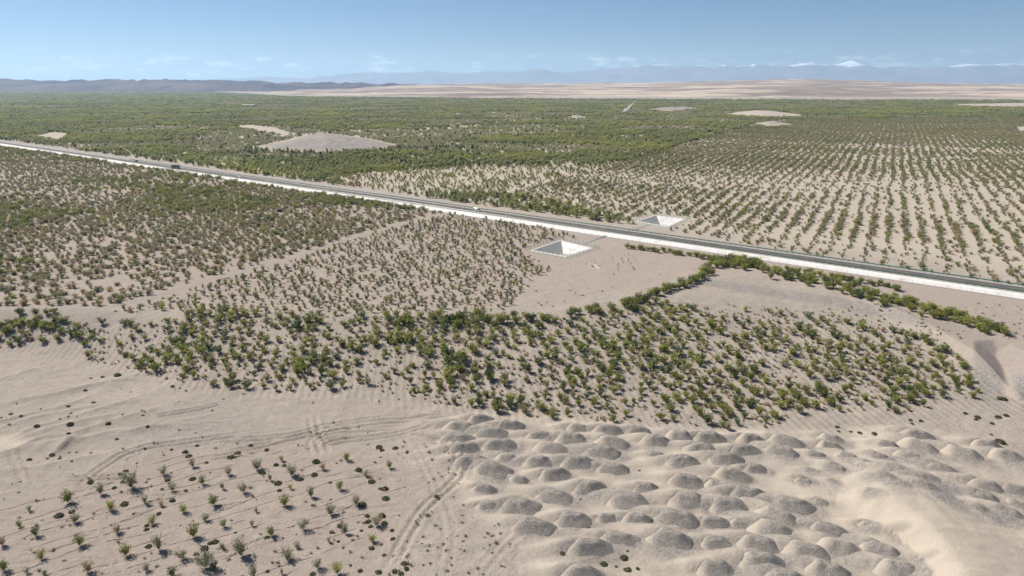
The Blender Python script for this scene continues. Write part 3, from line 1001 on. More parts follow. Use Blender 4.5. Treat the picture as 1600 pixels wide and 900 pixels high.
for s in (-1, 1):
    cw += [('side_window', side_pane(-1.25, .0, 1.02, 1.36, s, 1.8, .95, 1.47)), ('side_window', side_pane(.05, .55, 1.02, 1.30, s, 1.8, .95, 1.47))]
cw += [('windshield', [(1.0, -.78, 1.02), (1.0, .78, 1.02), (.36, .72, 1.44), (.36, -.72, 1.44)]), ('rear_window', [(-1.72, .75, 1.01), (-1.72, -.75, 1.01), (-1.24, -.7, 1.43), (-1.24, .7, 1.43)])]
vehicle('car', u_at(377), -1.75, -1, car_prof, 1.8, .95, M_car, cw, 2.7, .32, 'small white car on the highway between the van and the grey-backed road sign', 'car')
vehicle('car', u_at(210), 1.9, 1, car_prof, 1.8, .95, M_dcar, cw, 2.7, .32, 'dark car on the highway beyond the grey-backed road sign', 'car')

# red roadside board
bx, by = onplane(560, 293, 0); bx, by = float(bx), float(by)
root = link('roadside_board', None, loc=(bx, by, 0), rz=math.atan2(RD[1], RD[0])); tag(root, 'red roadside board on posts at the edge of the shrubs', 'sign')
link('panel', MB().box(0, 0, 2.6, 5.4, .16, 3.0).mesh('panel', M_red), root)
link('frame', MB().box(0, 0, 4.16, 5.6, .22, .12).box(0, 0, 1.04, 5.6, .22, .12).mesh('frame', M_steel), root)
for s in (-2.0, 2.0): link('post', MB().box(s, .0, .5, .14, .13, 1.1).mesh('post', M_steel), root)
mb = MB()
fd = 1 if (math.cos(root.rotation_euler[2] + math.pi / 2) * -bx + math.sin(root.rotation_euler[2] + math.pi / 2) * -by) > 0 else -1
for r_, zz in ((0, 3.2), (1, 2.3)):
    for k in range(6 if r_ == 0 else 5): mb.box(-1.7 + k * .62 + r_ * .3, fd * .09, zz, .40, .012, .46)
link('white_lettering', mb.mesh('white_lettering', M_paint), root)
# big sign seen from behind on the near shoulder
sx_, sy_ = rpt(u_at(287), -HW - 1.2, 0)[:2]
root = link('road_sign', None, loc=(sx_, sy_, 0), rz=R(-6)); tag(root, 'large grey road sign seen from its back beside the highway', 'sign')
for k in range(4): link('panel', MB().box(-3.3 + 2.2 * k, 0, 4.3, 2.14, .12, 3.9).mesh('panel', M_steel), root)
for zz in (3.0, 4.3, 5.6): link('brace', MB().box(0, -.12, zz, 8.7, .10, .14).mesh('brace', M_steel), root)
for s in (-3.0, 0, 3.0): link('post', MB().box(s, -.28, 3.0, .26, .2, 6.4).mesh('post', M_wood), root)

# pale far sheds, wind turbines on the hills
sx, sy = onplane(366, 141, 0)
o = link('farm_shed', None, loc=(float(sx), float(sy), 0)); tag(o, 'long low white shed far off before the dark rocky hills', 'shed')
link('wall', MB().box(0, 0, 12, 90, 30, 24).mesh('wall', M_white), o)
link('roof', MB().add([(-47, -17, 24), (47, -17, 24), (47, 17, 24), (-47, 17, 24), (-47, 0, 30), (47, 0, 30)], [(0, 1, 5, 4), (2, 3, 4, 5), (0, 4, 3), (1, 2, 5)]).mesh('roof', M_conc), o)
sx, sy = onplane(389, 166.5, 0)
o = link('farm_shed', None, loc=(float(sx), float(sy), 0)); tag(o, 'dark low shed among the dense plantation trees', 'shed')
link('wall', MB().box(0, 0, 2.5, 46, 10, 6).mesh('wall', M_dark), o)
link('roof', MB().add([(-24, -6, 5.5), (24, -6, 5.5), (24, 6, 5.5), (-24, 6, 5.5), (-24, 0, 8), (24, 0, 8)], [(0, 1, 5, 4), (2, 3, 4, 5), (0, 4, 3), (1, 2, 5)]).mesh('roof', M_conc), o)
tow = MB().tube([(0, 0, -30), (0, 0, 62)], [2.6, 1.4], 8).mesh('tower', M_white)
nac = MB().box(0, 1.5, 62, 4, 9, 4).mesh('nacelle', M_white)
bl = MB().add([(-1.4, -3.4, 0), (1.4, -3.4, 0), (1.4, -2.8, 0), (-1.4, -2.8, 0), (-.3, -3.2, 36), (.3, -3.2, 36), (.3, -2.9, 36), (-.3, -2.9, 36)], BOXF).mesh('blade', M_white)
for i, pxx in enumerate((688, 711, 722, 730, 758, 772, 1473, 1552)):
    d = 9300.0; x = (pxx - 800) / FPX * d * 1.0
    top_ = float(np.interp(pxx, [640, 700, 800, 1400, 1500, 1600], [62, 78, 84, 100, 86, 80]))
    rt = link('wind_turbine', None, loc=(x, d, top_ - 8)); tag(rt, 'tiny white wind turbine on the far tan dune hills', 'wind turbine', 'wind turbines on the far hills')
    link('tower', tow, rt); link('nacelle', nac, rt)
    for k in range(3):
        b_ = link('blade', bl, rt, (0, 0, 62)); b_.rotation_euler = (0, R(120 * k + 23 * i), 0)

# ------------------------------------------------------------------ gravel heaps
sorted_m = sorted(range(len(MND)), key=lambda i: MND[i][1])
for i, (mx, my, W, D, an, hm) in enumerate(MND):
    nr, na = 13, 40
    th = np.linspace(0, 2 * math.pi, na, endpoint=False)
    wob = 1 + .20 * (fbm(np.cos(th) * 1.6 + i * 7.3, np.sin(th) * 1.6 + i, 3, 5) - .5) * 2
    rr = (np.arange(nr + 1) / nr)
    RR, TH = np.meshgrid(rr[1:], th, indexing='ij')
    sq = (np.abs(np.cos(TH)) ** 3.4 + np.abs(np.sin(TH)) ** 3.4) ** (-1 / 3.4)
    lx = RR * W * sq * np.cos(TH) * wob[None, :]; ly = RR * D * sq * np.sin(TH) * wob[None, :]
    vv = ly / D - .12
    vp = np.where(vv < 0, vv / 1.12, vv / .88)
    rp = (np.abs(lx / W) ** 3.4 + np.abs(vp) ** 2.3) ** .42
    zz = hm * np.minimum(.92, 1.30 * np.clip(1 - rp, 0, 1) ** 1.35)
    lx = np.concatenate([[0], lx.ravel()]); ly = np.concatenate([[0], ly.ravel()]); zz = np.concatenate([[hm * 1.0], zz.ravel()])
    ca_, sa_ = math.cos(an), math.sin(an)
    wx = mx + lx * ca_ - ly * sa_; wy = my + lx * sa_ + ly * ca_
    zz = zz * (.80 + .4 * fbm(wx / 2.2, wy / 2.2, 3, 40)) + (fbm(wx / .9, wy / .9, 2, 6) - .5) * .16
    gz = LOW + (fbm(wx / 14, wy / 14, 4, 21) - .5) * .7
    inner = np.concatenate([[0], RR.ravel()])
    z = gz + zz * 1.06 + .10 - .7 * sstep(.80, 1.0, inner)
    V = np.stack([wx - mx, wy - my, z - LOW], 1)
    f = [(0, 1 + j, 1 + (j + 1) % na) for j in range(na)]
    for a in range(nr - 1):
        f += [(1 + a * na + j, 1 + (a + 1) * na + j, 1 + (a + 1) * na + (j + 1) % na, 1 + a * na + (j + 1) % na) for j in range(na)]
    me = pyd('gravel_heap', V, f, M_gravel)
    me.polygons.foreach_set('use_smooth', np.ones(len(me.polygons), bool))
    burial = rng.choice([-.05, .05, .12, .22, .34]) + (.12 if mx > 62 else 0)
    u = (lx / W)
    sand = burial + .62 * sstep(-.05, .75, -u + .25 * (fbm(wx / 3, wy / 3, 2, 81) - .5)) + .5 * sstep(.05, .45, ly / D) + .55 * sstep(.60, .92, inner + .3 * (fbm(wx / 1.7, wy / 1.7, 2, 82) - .5))
    at = me.attributes.new('sand', 'FLOAT', 'POINT'); at.data.foreach_set('value', np.clip(sand, 0, 1).astype(np.float32))
    o = link('gravel_heap', me, loc=(mx, my, LOW))
    big = W > 4.6; buried = burial > .2
    lab = ('broad ' if big else 'small ') + ('grey gravel heap half buried in pale drift sand' if buried else 'dark grey gravel heap with bare stony face')
    tag(o, lab, 'gravel heap', 'dumped gravel heaps on the sand')

# ------------------------------------------------------------------ plants: prototypes
def leaf_cloud(n, centres, spread, size, aspect, up, seed, tilt=1.0, sky=0.0):
    """n small triangles/quads scattered about centre points"""
    r = np.random.default_rng(seed)
    c = centres[r.integers(0, len(centres), n)] + r.normal(0, 1, (n, 3)) * spread
    c[:, 2] = np.abs(c[:, 2])
    d = r.normal(0, 1, (n, 3)) * tilt + np.array([0, 0, up]); d /= np.linalg.norm(d, axis=1)[:, None]
    if sky > 0:
        nn = r.normal(0, 1, (n, 3)) + np.array([0, 0, sky]); nn /= np.linalg.norm(nn, axis=1)[:, None]
        d = np.cross(nn, r.normal(0, 1, (n, 3))); d /= np.linalg.norm(d, axis=1)[:, None]
        s = np.cross(d, nn)
    else: s = np.cross(d, r.normal(0, 1, (n, 3))); s /= np.linalg.norm(s, axis=1)[:, None] + 1e-9
    L = (size * r.uniform(.6, 1.4, n))[:, None]
    a = c - d * L * .5 - s * L * aspect * .5; b = c - d * L * .5 + s * L * aspect * .5
    t = c + d * L * .55 + s * L * aspect * .22; t2 = c + d * L * .55 - s * L * aspect * .22
    v = np.stack([a, b, t, t2], 1).reshape(-1, 3)
    return v, np.arange(n * 4).reshape(-1, 4)


def branches(n, h, spread, seed, low=.05):
    r = np.random.default_rng(seed); out = []
    for i in range(n):
        az = 2 * math.pi * (i + r.uniform(-.3, .3)) / n; s = spread * r.uniform(.25, 1.0); hh = h * r.uniform(.65, 1.0) * (1 - .25 * s / max(spread, .01))
        k = np.linspace(0, 1, 5)
        out.append(np.stack([np.cos(az) * s * k ** .8, np.sin(az) * s * k ** .8, low + hh * k], 1))
    return out


def shrub_mesh(key, h, spread, nb, nl, size, aspect, up, leafmat, seed, foot=.25, blob=.10, stem_r=.02, combined=True, stem_mat=None, sky=0.0):
    br = branches(nb, h, spread, seed)
    r = np.random.default_rng(seed + 99)
    cent = np.concatenate([b[0] + (b[-1] - b[0]) * r.uniform(foot, 1, (14, 1)) * np.ones((1, 3)) for b in br])
    v, q = leaf_cloud(nl, cent, blob * h, size, aspect, up, seed, sky=sky)
    mb = MB()
    for b in br: mb.tube([tuple(p) for p in b[::2]], [stem_r, stem_r * .7, stem_r * .35], 3)
    if combined:
        V = np.concatenate([v, np.array(mb.v)]); nq = len(q)
        f = [tuple(int(i) for i in p) for p in q] + [tuple(i + len(v) for i in p) for p in mb.f]
        me = pyd(key, V, f)
        me.materials.append(leafmat); me.materials.append(stem_mat or M_bark)
        mi = np.zeros(len(f), np.int32); mi[nq:] = 1; me.polygons.foreach_set('material_index', mi)
        return me
    fol = pyd(key + '_foliage', v, [tuple(int(i) for i in p) for p in q], leafmat)
    stm = mb.mesh(key + '_stems', stem_mat or M_bark)
    return fol, stm


def dome_mesh(key, w, h, n, size, leafmat, seed):
    """dense cushion plant: leaf faces over a lumpy half ellipsoid"""
    r = np.random.default_rng(seed)
    d = r.normal(0, 1, (n, 3)); d[:, 2] = np.abs(d[:, 2]); d /= np.linalg.norm(d, axis=1)[:, None]
    k = .72 + .36 * fbm(d[:, 0] * 2 + seed, d[:, 1] * 2 + d[:, 2], 3, seed)
    c = d * k[:, None] * np.array([w, w, h]) * r.uniform(.75, 1, (n, 1))
    v, q = leaf_cloud(n, c, .02, size, .8, .6, seed)
    v[:, 2] = np.abs(v[:, 2])
    return pyd(key, v, [tuple(int(i) for i in p) for p in q], leafmat)


def tree_mesh(key, h, w, nl, size, leafmat, seed, cone=False):
    """trunk, limbs and an uneven crown of leaf clumps"""
    r = np.random.default_rng(seed); mb = MB()
    mb.tube([(0, 0, -.1), (.03 * h * r.normal(), .03 * h * r.normal(), h * .5), (0, 0, h * .85)], [h * .022, h * .014, h * .005], 4)
    cl = []
    for i in range(13):
        t = (i + .5) / 13; z = h * (.22 + .74 * t)
        rad = w * ((1 - t) ** .8 if cone else math.sin(math.pi * (.16 + .80 * t))) * r.uniform(.45, 1.0)
        az = i * 2.4 + r.uniform(-.4, .4)
        p = np.array([math.cos(az) * rad * .7, math.sin(az) * rad * .7, z]); cl.append(p)
        if i % 2 == 0: mb.tube([(0, 0, z * .8), tuple(p)], [h * .008, h * .003], 3)
    v, q = leaf_cloud(nl, np.array(cl), w * .26, size, .7, .3, seed, sky=1.3)
    V = np.concatenate([v, np.array(mb.v)]); nq = len(q)
    f = [tuple(int(i) for i in p) for p in q] + [tuple(i + len(v) for i in p) for p in mb.f]
    me = pyd(key, V, f); me.materials.append(leafmat); me.materials.append(M_bark)
    mi = np.zeros(len(f), np.int32); mi[nq:] = 1; me.polygons.foreach_set('material_index', mi)
    return me


# unit height 1 m unless noted
SAP = {c: [shrub_mesh('sapling_' + c, 1.0, .36, 11, 420, .085, .42, .9, M_leaf[c], 100 + 7 * k + j, .22, .075, .011, False) for k in range(3)]
       for j, c in enumerate(('grey', 'green', 'bright', 'tan', 'dark'))}
DUN = {c: [shrub_mesh('shrub_' + c, 1.0, .50, 13, 300, .15, .36, 1.3, M_leaf[c], 300 + 9 * k + j, .40, .085, .022, False, M_leaf['tan'], sky=.7) for k in range(4)]
       for j, c in enumerate(('green', 'bright', 'olive', 'dark'))}
SCR = {c: [shrub_mesh('scrub_' + c, 1.0, .55, 11, 150, .19, .45, .9, M_leaf[c], 500 + 5 * k + j, .22, .10, .014, sky=1.0) for k in range(3)]
       for j, c in enumerate(('grey', 'green', 'tan', 'olive', 'dark', 'bright'))}
TRE = {('forest', k): tree_mesh('tree_forest%d' % k, 1.0, .44, 150, .16, M_leaf['forest'], 700 + k) for k in range(3)}
TRE.update({('forest2', k): tree_mesh('tree_olive%d' % k, 1.0, .55, 150, .17, M_leaf['forest2'], 720 + k) for k in range(3)})
TRE.update({('dark', k): tree_mesh('tree_dark%d' % k, 1.0, .34, 170, .14, M_leaf['dark'], 740 + k, True) for k in range(2)})
CUS = [dome_mesh('cushion_plant%d' % k, .5, .36, 260, .12, M_leaf['cushion'], 40 + k) for k in range(4)]
TUF = [shrub_mesh('dry_tuft%d' % k, .42, .42, 9, 60, .16, .30, .6, M_leaf['brown'], 60 + k, .1, .10, .012) for k in range(4)]


def two_part(name, parts, x, y, z, h, wsc, label, cat, group):
    rt = link(name, None, loc=(x, y, z - .06), rz=random.uniform(0, 6.28), sc=(h * wsc, h * wsc, h))
    tag(rt, label, cat, group)
    link('foliage', parts[0], rt); link('stems', parts[1], rt)
    return rt


PROTO = {}


def one_mesh(name, me, x, y, z, sc, label, cat, group):
    o = link(name, me, loc=(x, y, z - .05), rz=random.uniform(0, 6.28), sc=sc)
    tag(o, label, cat, group); PROTO.setdefault(me.name, o)
    return o


# ---- foreground saplings, placed one by one from the photograph: photo pixel of the foot, height in pixels, tone
S1 = 3.752
sap = []
for (a, b, h, t) in [(770, 385, 108, 'grey'), (400, 470, 78, 'green'), (592, 420, 62, 'grey'), (960, 308, 58, 'grey'), (1130, 262, 55, 'tan'), (1187, 362, 55, 'green'),
                     (1012, 402, 50, 'grey'), (850, 472, 52, 'grey'), (650, 517, 64, 'bright'), (1075, 527, 52, 'bright'), (1205, 577, 50, 'grey'), (895, 597, 55, 'bright'),
                     (690, 648, 60, 'tan'), (1135, 674, 88, 'green'), (930, 748, 88, 'grey'), (470, 722, 70, 'green'), (442, 588, 62, 'grey'), (210, 666, 62, 'dark'),
                     (115, 615, 38, 'green'), (15, 722, 55, 'tan'), (245, 803, 62, 'bright'), (25, 868, 66, 'green'), (740, 782, 78, 'green'), (518, 878, 74, 'tan'),
                     (1205, 852, 112, 'grey'), (1010, 903, 62, 'dark'), (265, 900, 40, 'green'), (160, 885, 40, 'grey'), (175, 522, 40, 'grey'), (945, 490, 36, 'tan'), (1070, 800, 60, 'grey'), (860, 870, 50, 'grey')]:
    sap.append((a / S1, 660 + b / S1, h / S1, t))
for (a, b, h, t) in [(102, 308, 52, 'tan'), (270, 277, 62, 'grey'), (412, 226, 34, 'tan'), (345, 342, 42, 'grey'), (475, 314, 68, 'grey'), (655, 277, 42, 'tan'),
                     (795, 226, 52, 'olive'), (905, 317, 42, 'grey'), (1045, 268, 46, 'olive'), (65, 392, 42, 'grey'), (190, 412, 62, 'grey'), (465, 392, 32, 'bright'),
                     (585, 437, 62, 'grey'), (755, 394, 52, 'olive'), (430, 488, 68, 'green'), (850, 484, 62, 'tan'), (700, 542, 66, 'grey'), (15, 484, 64, 'green'),
                     (265, 527, 34, 'tan'), (540, 628, 66, 'grey'), (352, 664, 62, 'green'), (785, 652, 62, 'grey'), (945, 702, 54, 'bright'), (970, 606, 64, 'tan'),
                     (172, 784, 108, 'grey'), (450, 808, 80, 'grey'), (505, 737, 42, 'grey'), (65, 742, 38, 'grey'), (625, 853, 62, 'grey'), (740, 888, 74, 'bright'),
                     (250, 908, 76, 'grey'), (15, 864, 66, 'dark'), (690, 704, 32, 'brown'), (415, 888, 34, 'grey'), (75, 612, 52, 'grey'), (240, 608, 40, 'brown')]:
    sap.append((330 + a / S1, 660 + b / S1, h / S1, t))
SLAB = {'grey': 'grey-green feathery sapling', 'green': 'green leafy sapling', 'bright': 'bright yellow-green sapling', 'tan': 'half-dry tan and green sapling',
        'dark': 'dark green dense sapling', 'olive': 'thin olive sapling', 'brown': 'small withered brown sapling'}
sap_rows = []
hs = sorted([s[2] for s in sap], reverse=True)
for i, (px_, py_, hp, t) in enumerate(sap):
    x, y, z = (float(v) for v in ground(px_, py_))
    mpp = (y * CP + (HC - z) * SP) / FPX
    h = hp * mpp * 1.22
    key = {'olive': 'green', 'brown': 'tan'}.get(t, t)
    size = 'tall' if hp > 24 else 'knee-high' if hp < 11.5 else 'waist-high' if hp < 15 else 'mid-sized'
    two_part('sapling', SAP[key][i % 3], x, y, z, h, random.uniform(.95, 1.25), '%s %s on raked sand between the drip hoses' % (size, SLAB[t]), 'sapling', 'saplings planted along the drip hoses')
    sap_rows.append((x, y))

# ---- cushion plants
cus = [(a / S1, 660 + b / S1, w) for a, b, w in [(215, 18, 9), (412, 8, 10), (635, 5, 8), (400, 62, 7), (305, 187, 10), (172, 215, 9), (350, 210, 7), (685, 95, 6), (530, 350, 10), (705, 300, 8),
       (737, 285, 9), (720, 347, 8), (670, 382, 8), (727, 475, 12), (420, 522, 11), (345, 545, 15), (930, 532, 8), (860, 603, 8), (857, 627, 10), (870, 727, 12), (1130, 330, 11),
       (1105, 197, 11), (1087, 172, 9), (1210, 233, 7), (1005, 158, 6), (1155, 134, 7), (980, 335, 9), (1088, 399, 8), (1010, 455, 10), (950, 389, 6), (1197, 732, 13), (1150, 770, 9), (1230, 707, 9), (633, 312, 6),
       (420, 224, 5), (278, 208, 5), (405, 173, 4), (448, 171, 4), (533, 177, 5), (865, 20, 6), (848, 150, 5), (803, 236, 4), (110, 408, 5)]]
cus += [(330 + a / S1, 660 + b / S1, w) for a, b, w in [(118, 205, 15), (155, 180, 12), (325, 160, 9), (305, 296, 9), (427, 251, 8), (380, 247, 9), (525, 332, 10), (605, 305, 11), (985, 145, 11), (1000, 160, 8), (1077, 150, 11),
       (863, 276, 11), (940, 347, 12), (615, 230, 12), (390, 355, 12), (400, 398, 8), (595, 485, 7), (753, 602, 10), (913, 547, 10), (920, 580, 11), (935, 608, 9), (1015, 592, 11),
       (1060, 632, 9), (1000, 542, 12), (708, 642, 8), (745, 695, 6), (830, 686, 6), (940, 735, 10), (1015, 776, 7), (1065, 682, 9), (873, 868, 9), (980, 877, 11), (1075, 872, 11), (1130, 826, 12), (1145, 855, 10), (1112, 884, 10),
       (595, 887, 11), (330, 870, 8), (20, 700, 13), (328, 672, 9), (142, 644, 6), (1022, 445, 13), (885, 482, 14), (1017, 388, 12), (990, 385, 7), (1148, 174, 7), (232, 132, 9), (697, 350, 6), (880, 632, 7), (817, 835, 6), (700, 450, 4)]]
cus += [(a / 3.75, 480 + b / 3.75, w) for a, b, w in [(688, 398, 12), (548, 557, 8), (412, 684, 11), (215, 694, 9), (635, 681, 8), (63, 624, 7), (122, 634, 6), (533, 413, 5), (600, 406, 7), (1010, 461, 7), (1090, 488, 5),
       (865, 696, 6), (400, 738, 6), (685, 771, 6), (400, 578, 6), (838, 629, 5), (8, 645, 5), (415, 617, 4), (500, 484, 6)]]
cus += [(1280 + a / 3.4625, 640 + b / 3.4625, w) for a, b, w in [(495, 57, 8), (503, 75, 7), (550, 60, 8), (855, 40, 11), (848, 52, 7), (970, 40, 11), (975, 175, 16), (97, 92, 8), (105, 116, 6), (172, 117, 7), (218, 124, 8), (300, 128, 9), (935, 72, 8), (1070, 418, 10), (930, 132, 6), (790, 18, 7)]]
cus += [(1566, 623, 15), (1572, 649, 10), (682, 775, 8)]
cus += [(680 + a / 3.461, 640 + b / 3.461, w) for a, b, w in [(1020, 800, 13), (912, 833, 13), (1040, 865, 14), (1095, 857, 7), (978, 846, 6), (687, 772, 9), (830, 638, 7), (1040, 762, 5), (785, 482, 4), (1103, 328, 5), (967, 427, 3)]]
for i, (px_, py_, wp) in enumerate(cus):
    x, y, z = (float(v) for v in ground(px_, py_ + 1))
    mpp = (y * CP + (HC - z) * SP) / FPX; w = wp * mpp * 1.05
    size = 'large' if wp > 10.5 else 'medium' if wp > 7 else 'tiny'
    where = 'among the drip hoses' if (py_ > 690 and px_ < 655) else 'on the gravel heap ground' if px_ > 665 else 'on the wind-rippled open sand'
    one_mesh('cushion_plant', CUS[i % 4], x, y, z, (w, w * random.uniform(.8, 1.1), w * random.uniform(.8, 1.1)), size + ' dark green cushion plant ' + where, 'plant', 'cushion plants on the sand')

# ---- dry tufts on the bare sand right of the saplings and elsewhere
tf = []
for k in range(1150):
    px_, py_ = random.uniform(-30, 860), random.uniform(560, 905)
    dens = 0
    if inpoly(px_, py_, [(560, 690), (700, 690), (740, 800), (800, 830), (800, 905), (600, 905), (650, 800), (655, 735)]): dens = .75
    elif inpoly(px_, py_, fl_px): dens = .22
    elif py_ > 600 and px_ < 690: dens = .10
    if random.random() < dens: tf.append((px_, py_, 'on the rutted sand between the saplings and gravel heaps' if dens > .5 else 'between the drip hoses' if dens > .15 else 'on the open wind-rippled sand'))
for k in range(75):
    px_, py_ = random.uniform(800, 1040), random.uniform(396, 486)
    if inpoly(px_, py_, [(840, 415), (930, 405), (1010, 400), (1060, 420), (960, 462), (860, 482), (800, 480)]): tf.append((px_, py_, 'on the bare sand by the drainage basin'))
for k in range(60):
    px_, py_ = random.uniform(1480, 1600), random.uniform(470, 560)
    if inpoly(px_, py_, [(1470, 470), (1600, 478), (1600, 560), (1560, 520)]): tf.append((px_, py_, 'on the bare strip below the wire fence'))
tf = tf[:300]
gx, gy, gz = ground(np.array([t[0] for t in tf]), np.array([t[1] for t in tf]))
for i, t in enumerate(tf):
    s = random.uniform(.7, 1.5) * (1.0 if gy[i] < 200 else 1.25)
    one_mesh('dry_tuft', TUF[i % 4], float(gx[i]), float(gy[i]), float(gz[i]), (s, s, s * random.uniform(.6, 1)), 'small dry brown tuft ' + t[2], 'tuft', 'dry tufts on bare sand')

# ---- drip hoses
AZ_H = R(57)
hd = np.array([math.sin(AZ_H), math.cos(AZ_H)]); hn = np.array([-hd[1], hd[0]])
hz_px = [(-150, 845), (-40, 808), (90, 768), (240, 716), (330, 702), (430, 696), (520, 706), (600, 712), (650, 737), (632, 772), (590, 800), (575, 840), (590, 910), (600, 1000), (-150, 1000)]
c0 = np.array(onplane(330, 800, LOW))
nh = 0
for k in range(-16, 17):
    q0 = c0 + hn * k * 3.55
    ss = np.arange(-150, 150, 1.5)
    wav = (fbm(ss / 11 + k * 3.3, ss * 0 + k * 1.7, 3, 50) - .5) * 3.4
    X = q0[0] + hd[0] * ss + hn[0] * wav; Y = q0[1] + hd[1] * ss + hn[1] * wav
    pxs, pys = topix(X, Y, LOW)
    m = inpoly(pxs, pys, hz_px) & (Y > 60)
    idx = np.where(m)[0]
    if len(idx) < 8: continue
    a, b = idx[0], idx[-1] + 1 - random.randint(0, 4)
    if pys[a:b].min() > 905: continue
    Z = height(X[a:b], Y[a:b]) + .02 - .10 * sstep(.52, .62, fbm(ss[a:b] / 5, ss[a:b] * 0 + k, 2, 66))
    me = MB().tube(list(zip(X[a:b], Y[a:b], Z)), .042, 5).mesh('drip_hose', M_black)
    o = link('drip_hose', me)
    nh += 1
    tag(o, 'thin dark drip hose lying in a wavy line across the sapling plot', 'hose', 'drip hoses across the sapling plot')

# ---- shrubs on the dune slope
dune_px = [(-120, 496), (60, 498), (180, 508), (300, 490), (420, 488), (620, 494), (760, 498), (900, 496), (1000, 470), (1060, 476), (1150, 486), (1320, 486), (1440, 512), (1512, 545), (1524, 590), (1535, 625),
           (1470, 628), (1400, 652), (1270, 640), (1200, 668), (1140, 672), (1040, 662), (940, 660), (800, 650), (690, 632), (570, 606), (420, 612), (300, 600), (250, 592), (140, 562), (120, 530), (0, 545), (-120, 545)]
c0 = np.array(onplane(800, 570, -3))
vd = np.array([math.sin(V_ROW), math.cos(V_ROW)]); vn = np.array([vd[1], -vd[0]])
cand = []
for i in range(-62, 62):
    for j in range(-34, 34):
        p = c0 + vn * (i * 3.9 + random.gauss(0, .75)) + vd * (j * 3.3 + random.uniform(-1.5, 1.5))
        cand.append(p)
cand = np.array(cand)
cz = height(cand[:, 0], cand[:, 1]); px_, py_ = topix(cand[:, 0], cand[:, 1], cz)
den = .35 + .95 * fbm(cand[:, 0] / 17, cand[:, 1] / 17, 3, 60)
thin = inpoly(px_, py_, [(1040, 430), (1320, 450), (1480, 520), (1440, 530), (1320, 500), (1180, 505), (1090, 490)])
den = np.where(thin, den - .62, den)
den = np.where((px_ > 560) & (px_ < 660) & (py_ > 555), den - .5, den)
den = np.where((px_ > 120) & (px_ < 300) & (py_ > 500), den - .2, den)
ok = inpoly(px_, py_, dune_px) & (rng.random(len(cand)) < den)
D_ = np.stack([cand[ok, 0], cand[ok, 1], cz[ok], px_[ok], py_[ok]], 1)
D_ = D_[np.argsort(D_[:, 1])]
kinds = ['green', 'bright', 'olive', 'dark']
dl = {'green': 'leafy green shrub with tan stems', 'bright': 'yellow-green shrub with tan stems', 'olive': 'olive half-dry shrub', 'dark': 'dense dark green shrub'}
extra = []
for i, (x, y, z, a, b) in enumerate(D_):
    big = fbm(np.array([x / 9.]), np.array([y / 9.]), 2, 15)[0]
    h = (random.uniform(1.0, 2.0) + 2.2 * max(0, big - .42)) * 1.38
    t = random.choices(kinds, (5, 3.2, 4.6, 1.2) if h < 2.6 else (6, 2.5, 1.5, 3))[0]
    if i < 300:
        sz = 'tall' if h > 2.9 else 'low' if h < 1.9 else 'mid-height'
        wh = 'at the foot of the sandy slope' if b > 600 else 'halfway up the sandy slope' if b > 540 else 'near the crest of the sandy slope'
        two_part('dune_shrub', DUN[t][i % 4], x, y, z, h, random.uniform(.8, 1.2), sz + ' ' + dl[t] + ' ' + wh, 'shrub', 'shrubs planted in rows on the sandy slope')
    else: extra.append((x, y, z, h, t))

# ---- hedges: along the crest, along the hollow and the broad belt below the highway
hed = []
def hedge(pix, n, jit, hr, where, w=1):
    L = np.array(smooth_line(pix, 8)); seg = np.concatenate([[0], np.cumsum(np.hypot(*np.diff(L, axis=0).T))])
    for k in range(n):
        s = seg[-1] * (k + random.random()) / n
        a, b = np.interp(s, seg, L[:, 0]), np.interp(s, seg, L[:, 1])
        hed.append((a + random.gauss(0, jit * 2), b + random.gauss(0, jit), random.uniform(*hr), where))
hedge([(20, 492), (60, 492), (90, 489)], 5, .6, (1.7, 2.4), 'beside the left plantation track')
hedge([(100, 505), (60, 508), (0, 512)], 14, 5, (1.2, 1.9), 'beside the left plantation track')
hedge([(610, 505), (660, 503), (700, 500), (760, 504), (850, 500)], 20, 4, (1.8, 2.9), 'in the broken row along the terrace crest')
hedge([(880, 492), (920, 488), (945, 486)], 6, 2, (1.7, 2.6), 'in the broken row along the terrace crest')
hedge([(972, 478), (1000, 472), (1040, 456), (1075, 446), (1100, 432)], 26, 2.0, (1.8, 2.9), 'in the row bounding the bare hollow')
hedge([(1100, 432), (1115, 420), (1135, 412), (1180, 412)], 34, 4.0, (2.0, 3.0), 'where the two hedge rows meet')
hedge([(978, 388), (1020, 393), (1060, 398), (1110, 405), (1140, 408)], 30, .7, (1.4, 2.2), 'in the single row along the roadside fence')
hedge([(1140, 411), (1200, 420), (1260, 428), (1330, 440), (1410, 455)], 46, 1.6, (1.3, 2.1), 'in the single row along the roadside fence')
hedge([(1150, 415), (1220, 432), (1300, 448), (1380, 468), (1440, 484), (1500, 502), (1575, 526)], 96, 4.2, (1.7, 2.8), 'in the broad green belt below the highway')
gx, gy, gz = ground(np.array([t[0] for t in hed]), np.array([t[1] for t in hed]))
for i, t in enumerate(hed[:300]):
    kd = random.choices(('green', 'bright', 'dark', 'olive'), (6, 4, 2, 1))[0]
    sz = 'tall' if t[2] > 2.3 else 'low' if t[2] < 1.6 else 'mid-height'
    two_part('hedge_shrub', DUN[kd][i % 4], float(gx[i]), float(gy[i]), float(gz[i]), t[2] * 1.4, random.uniform(1.0, 1.4), sz + ' ' + dl[kd] + ' ' + t[3], 'shrub', 'hedge shrubs ' + t[3])


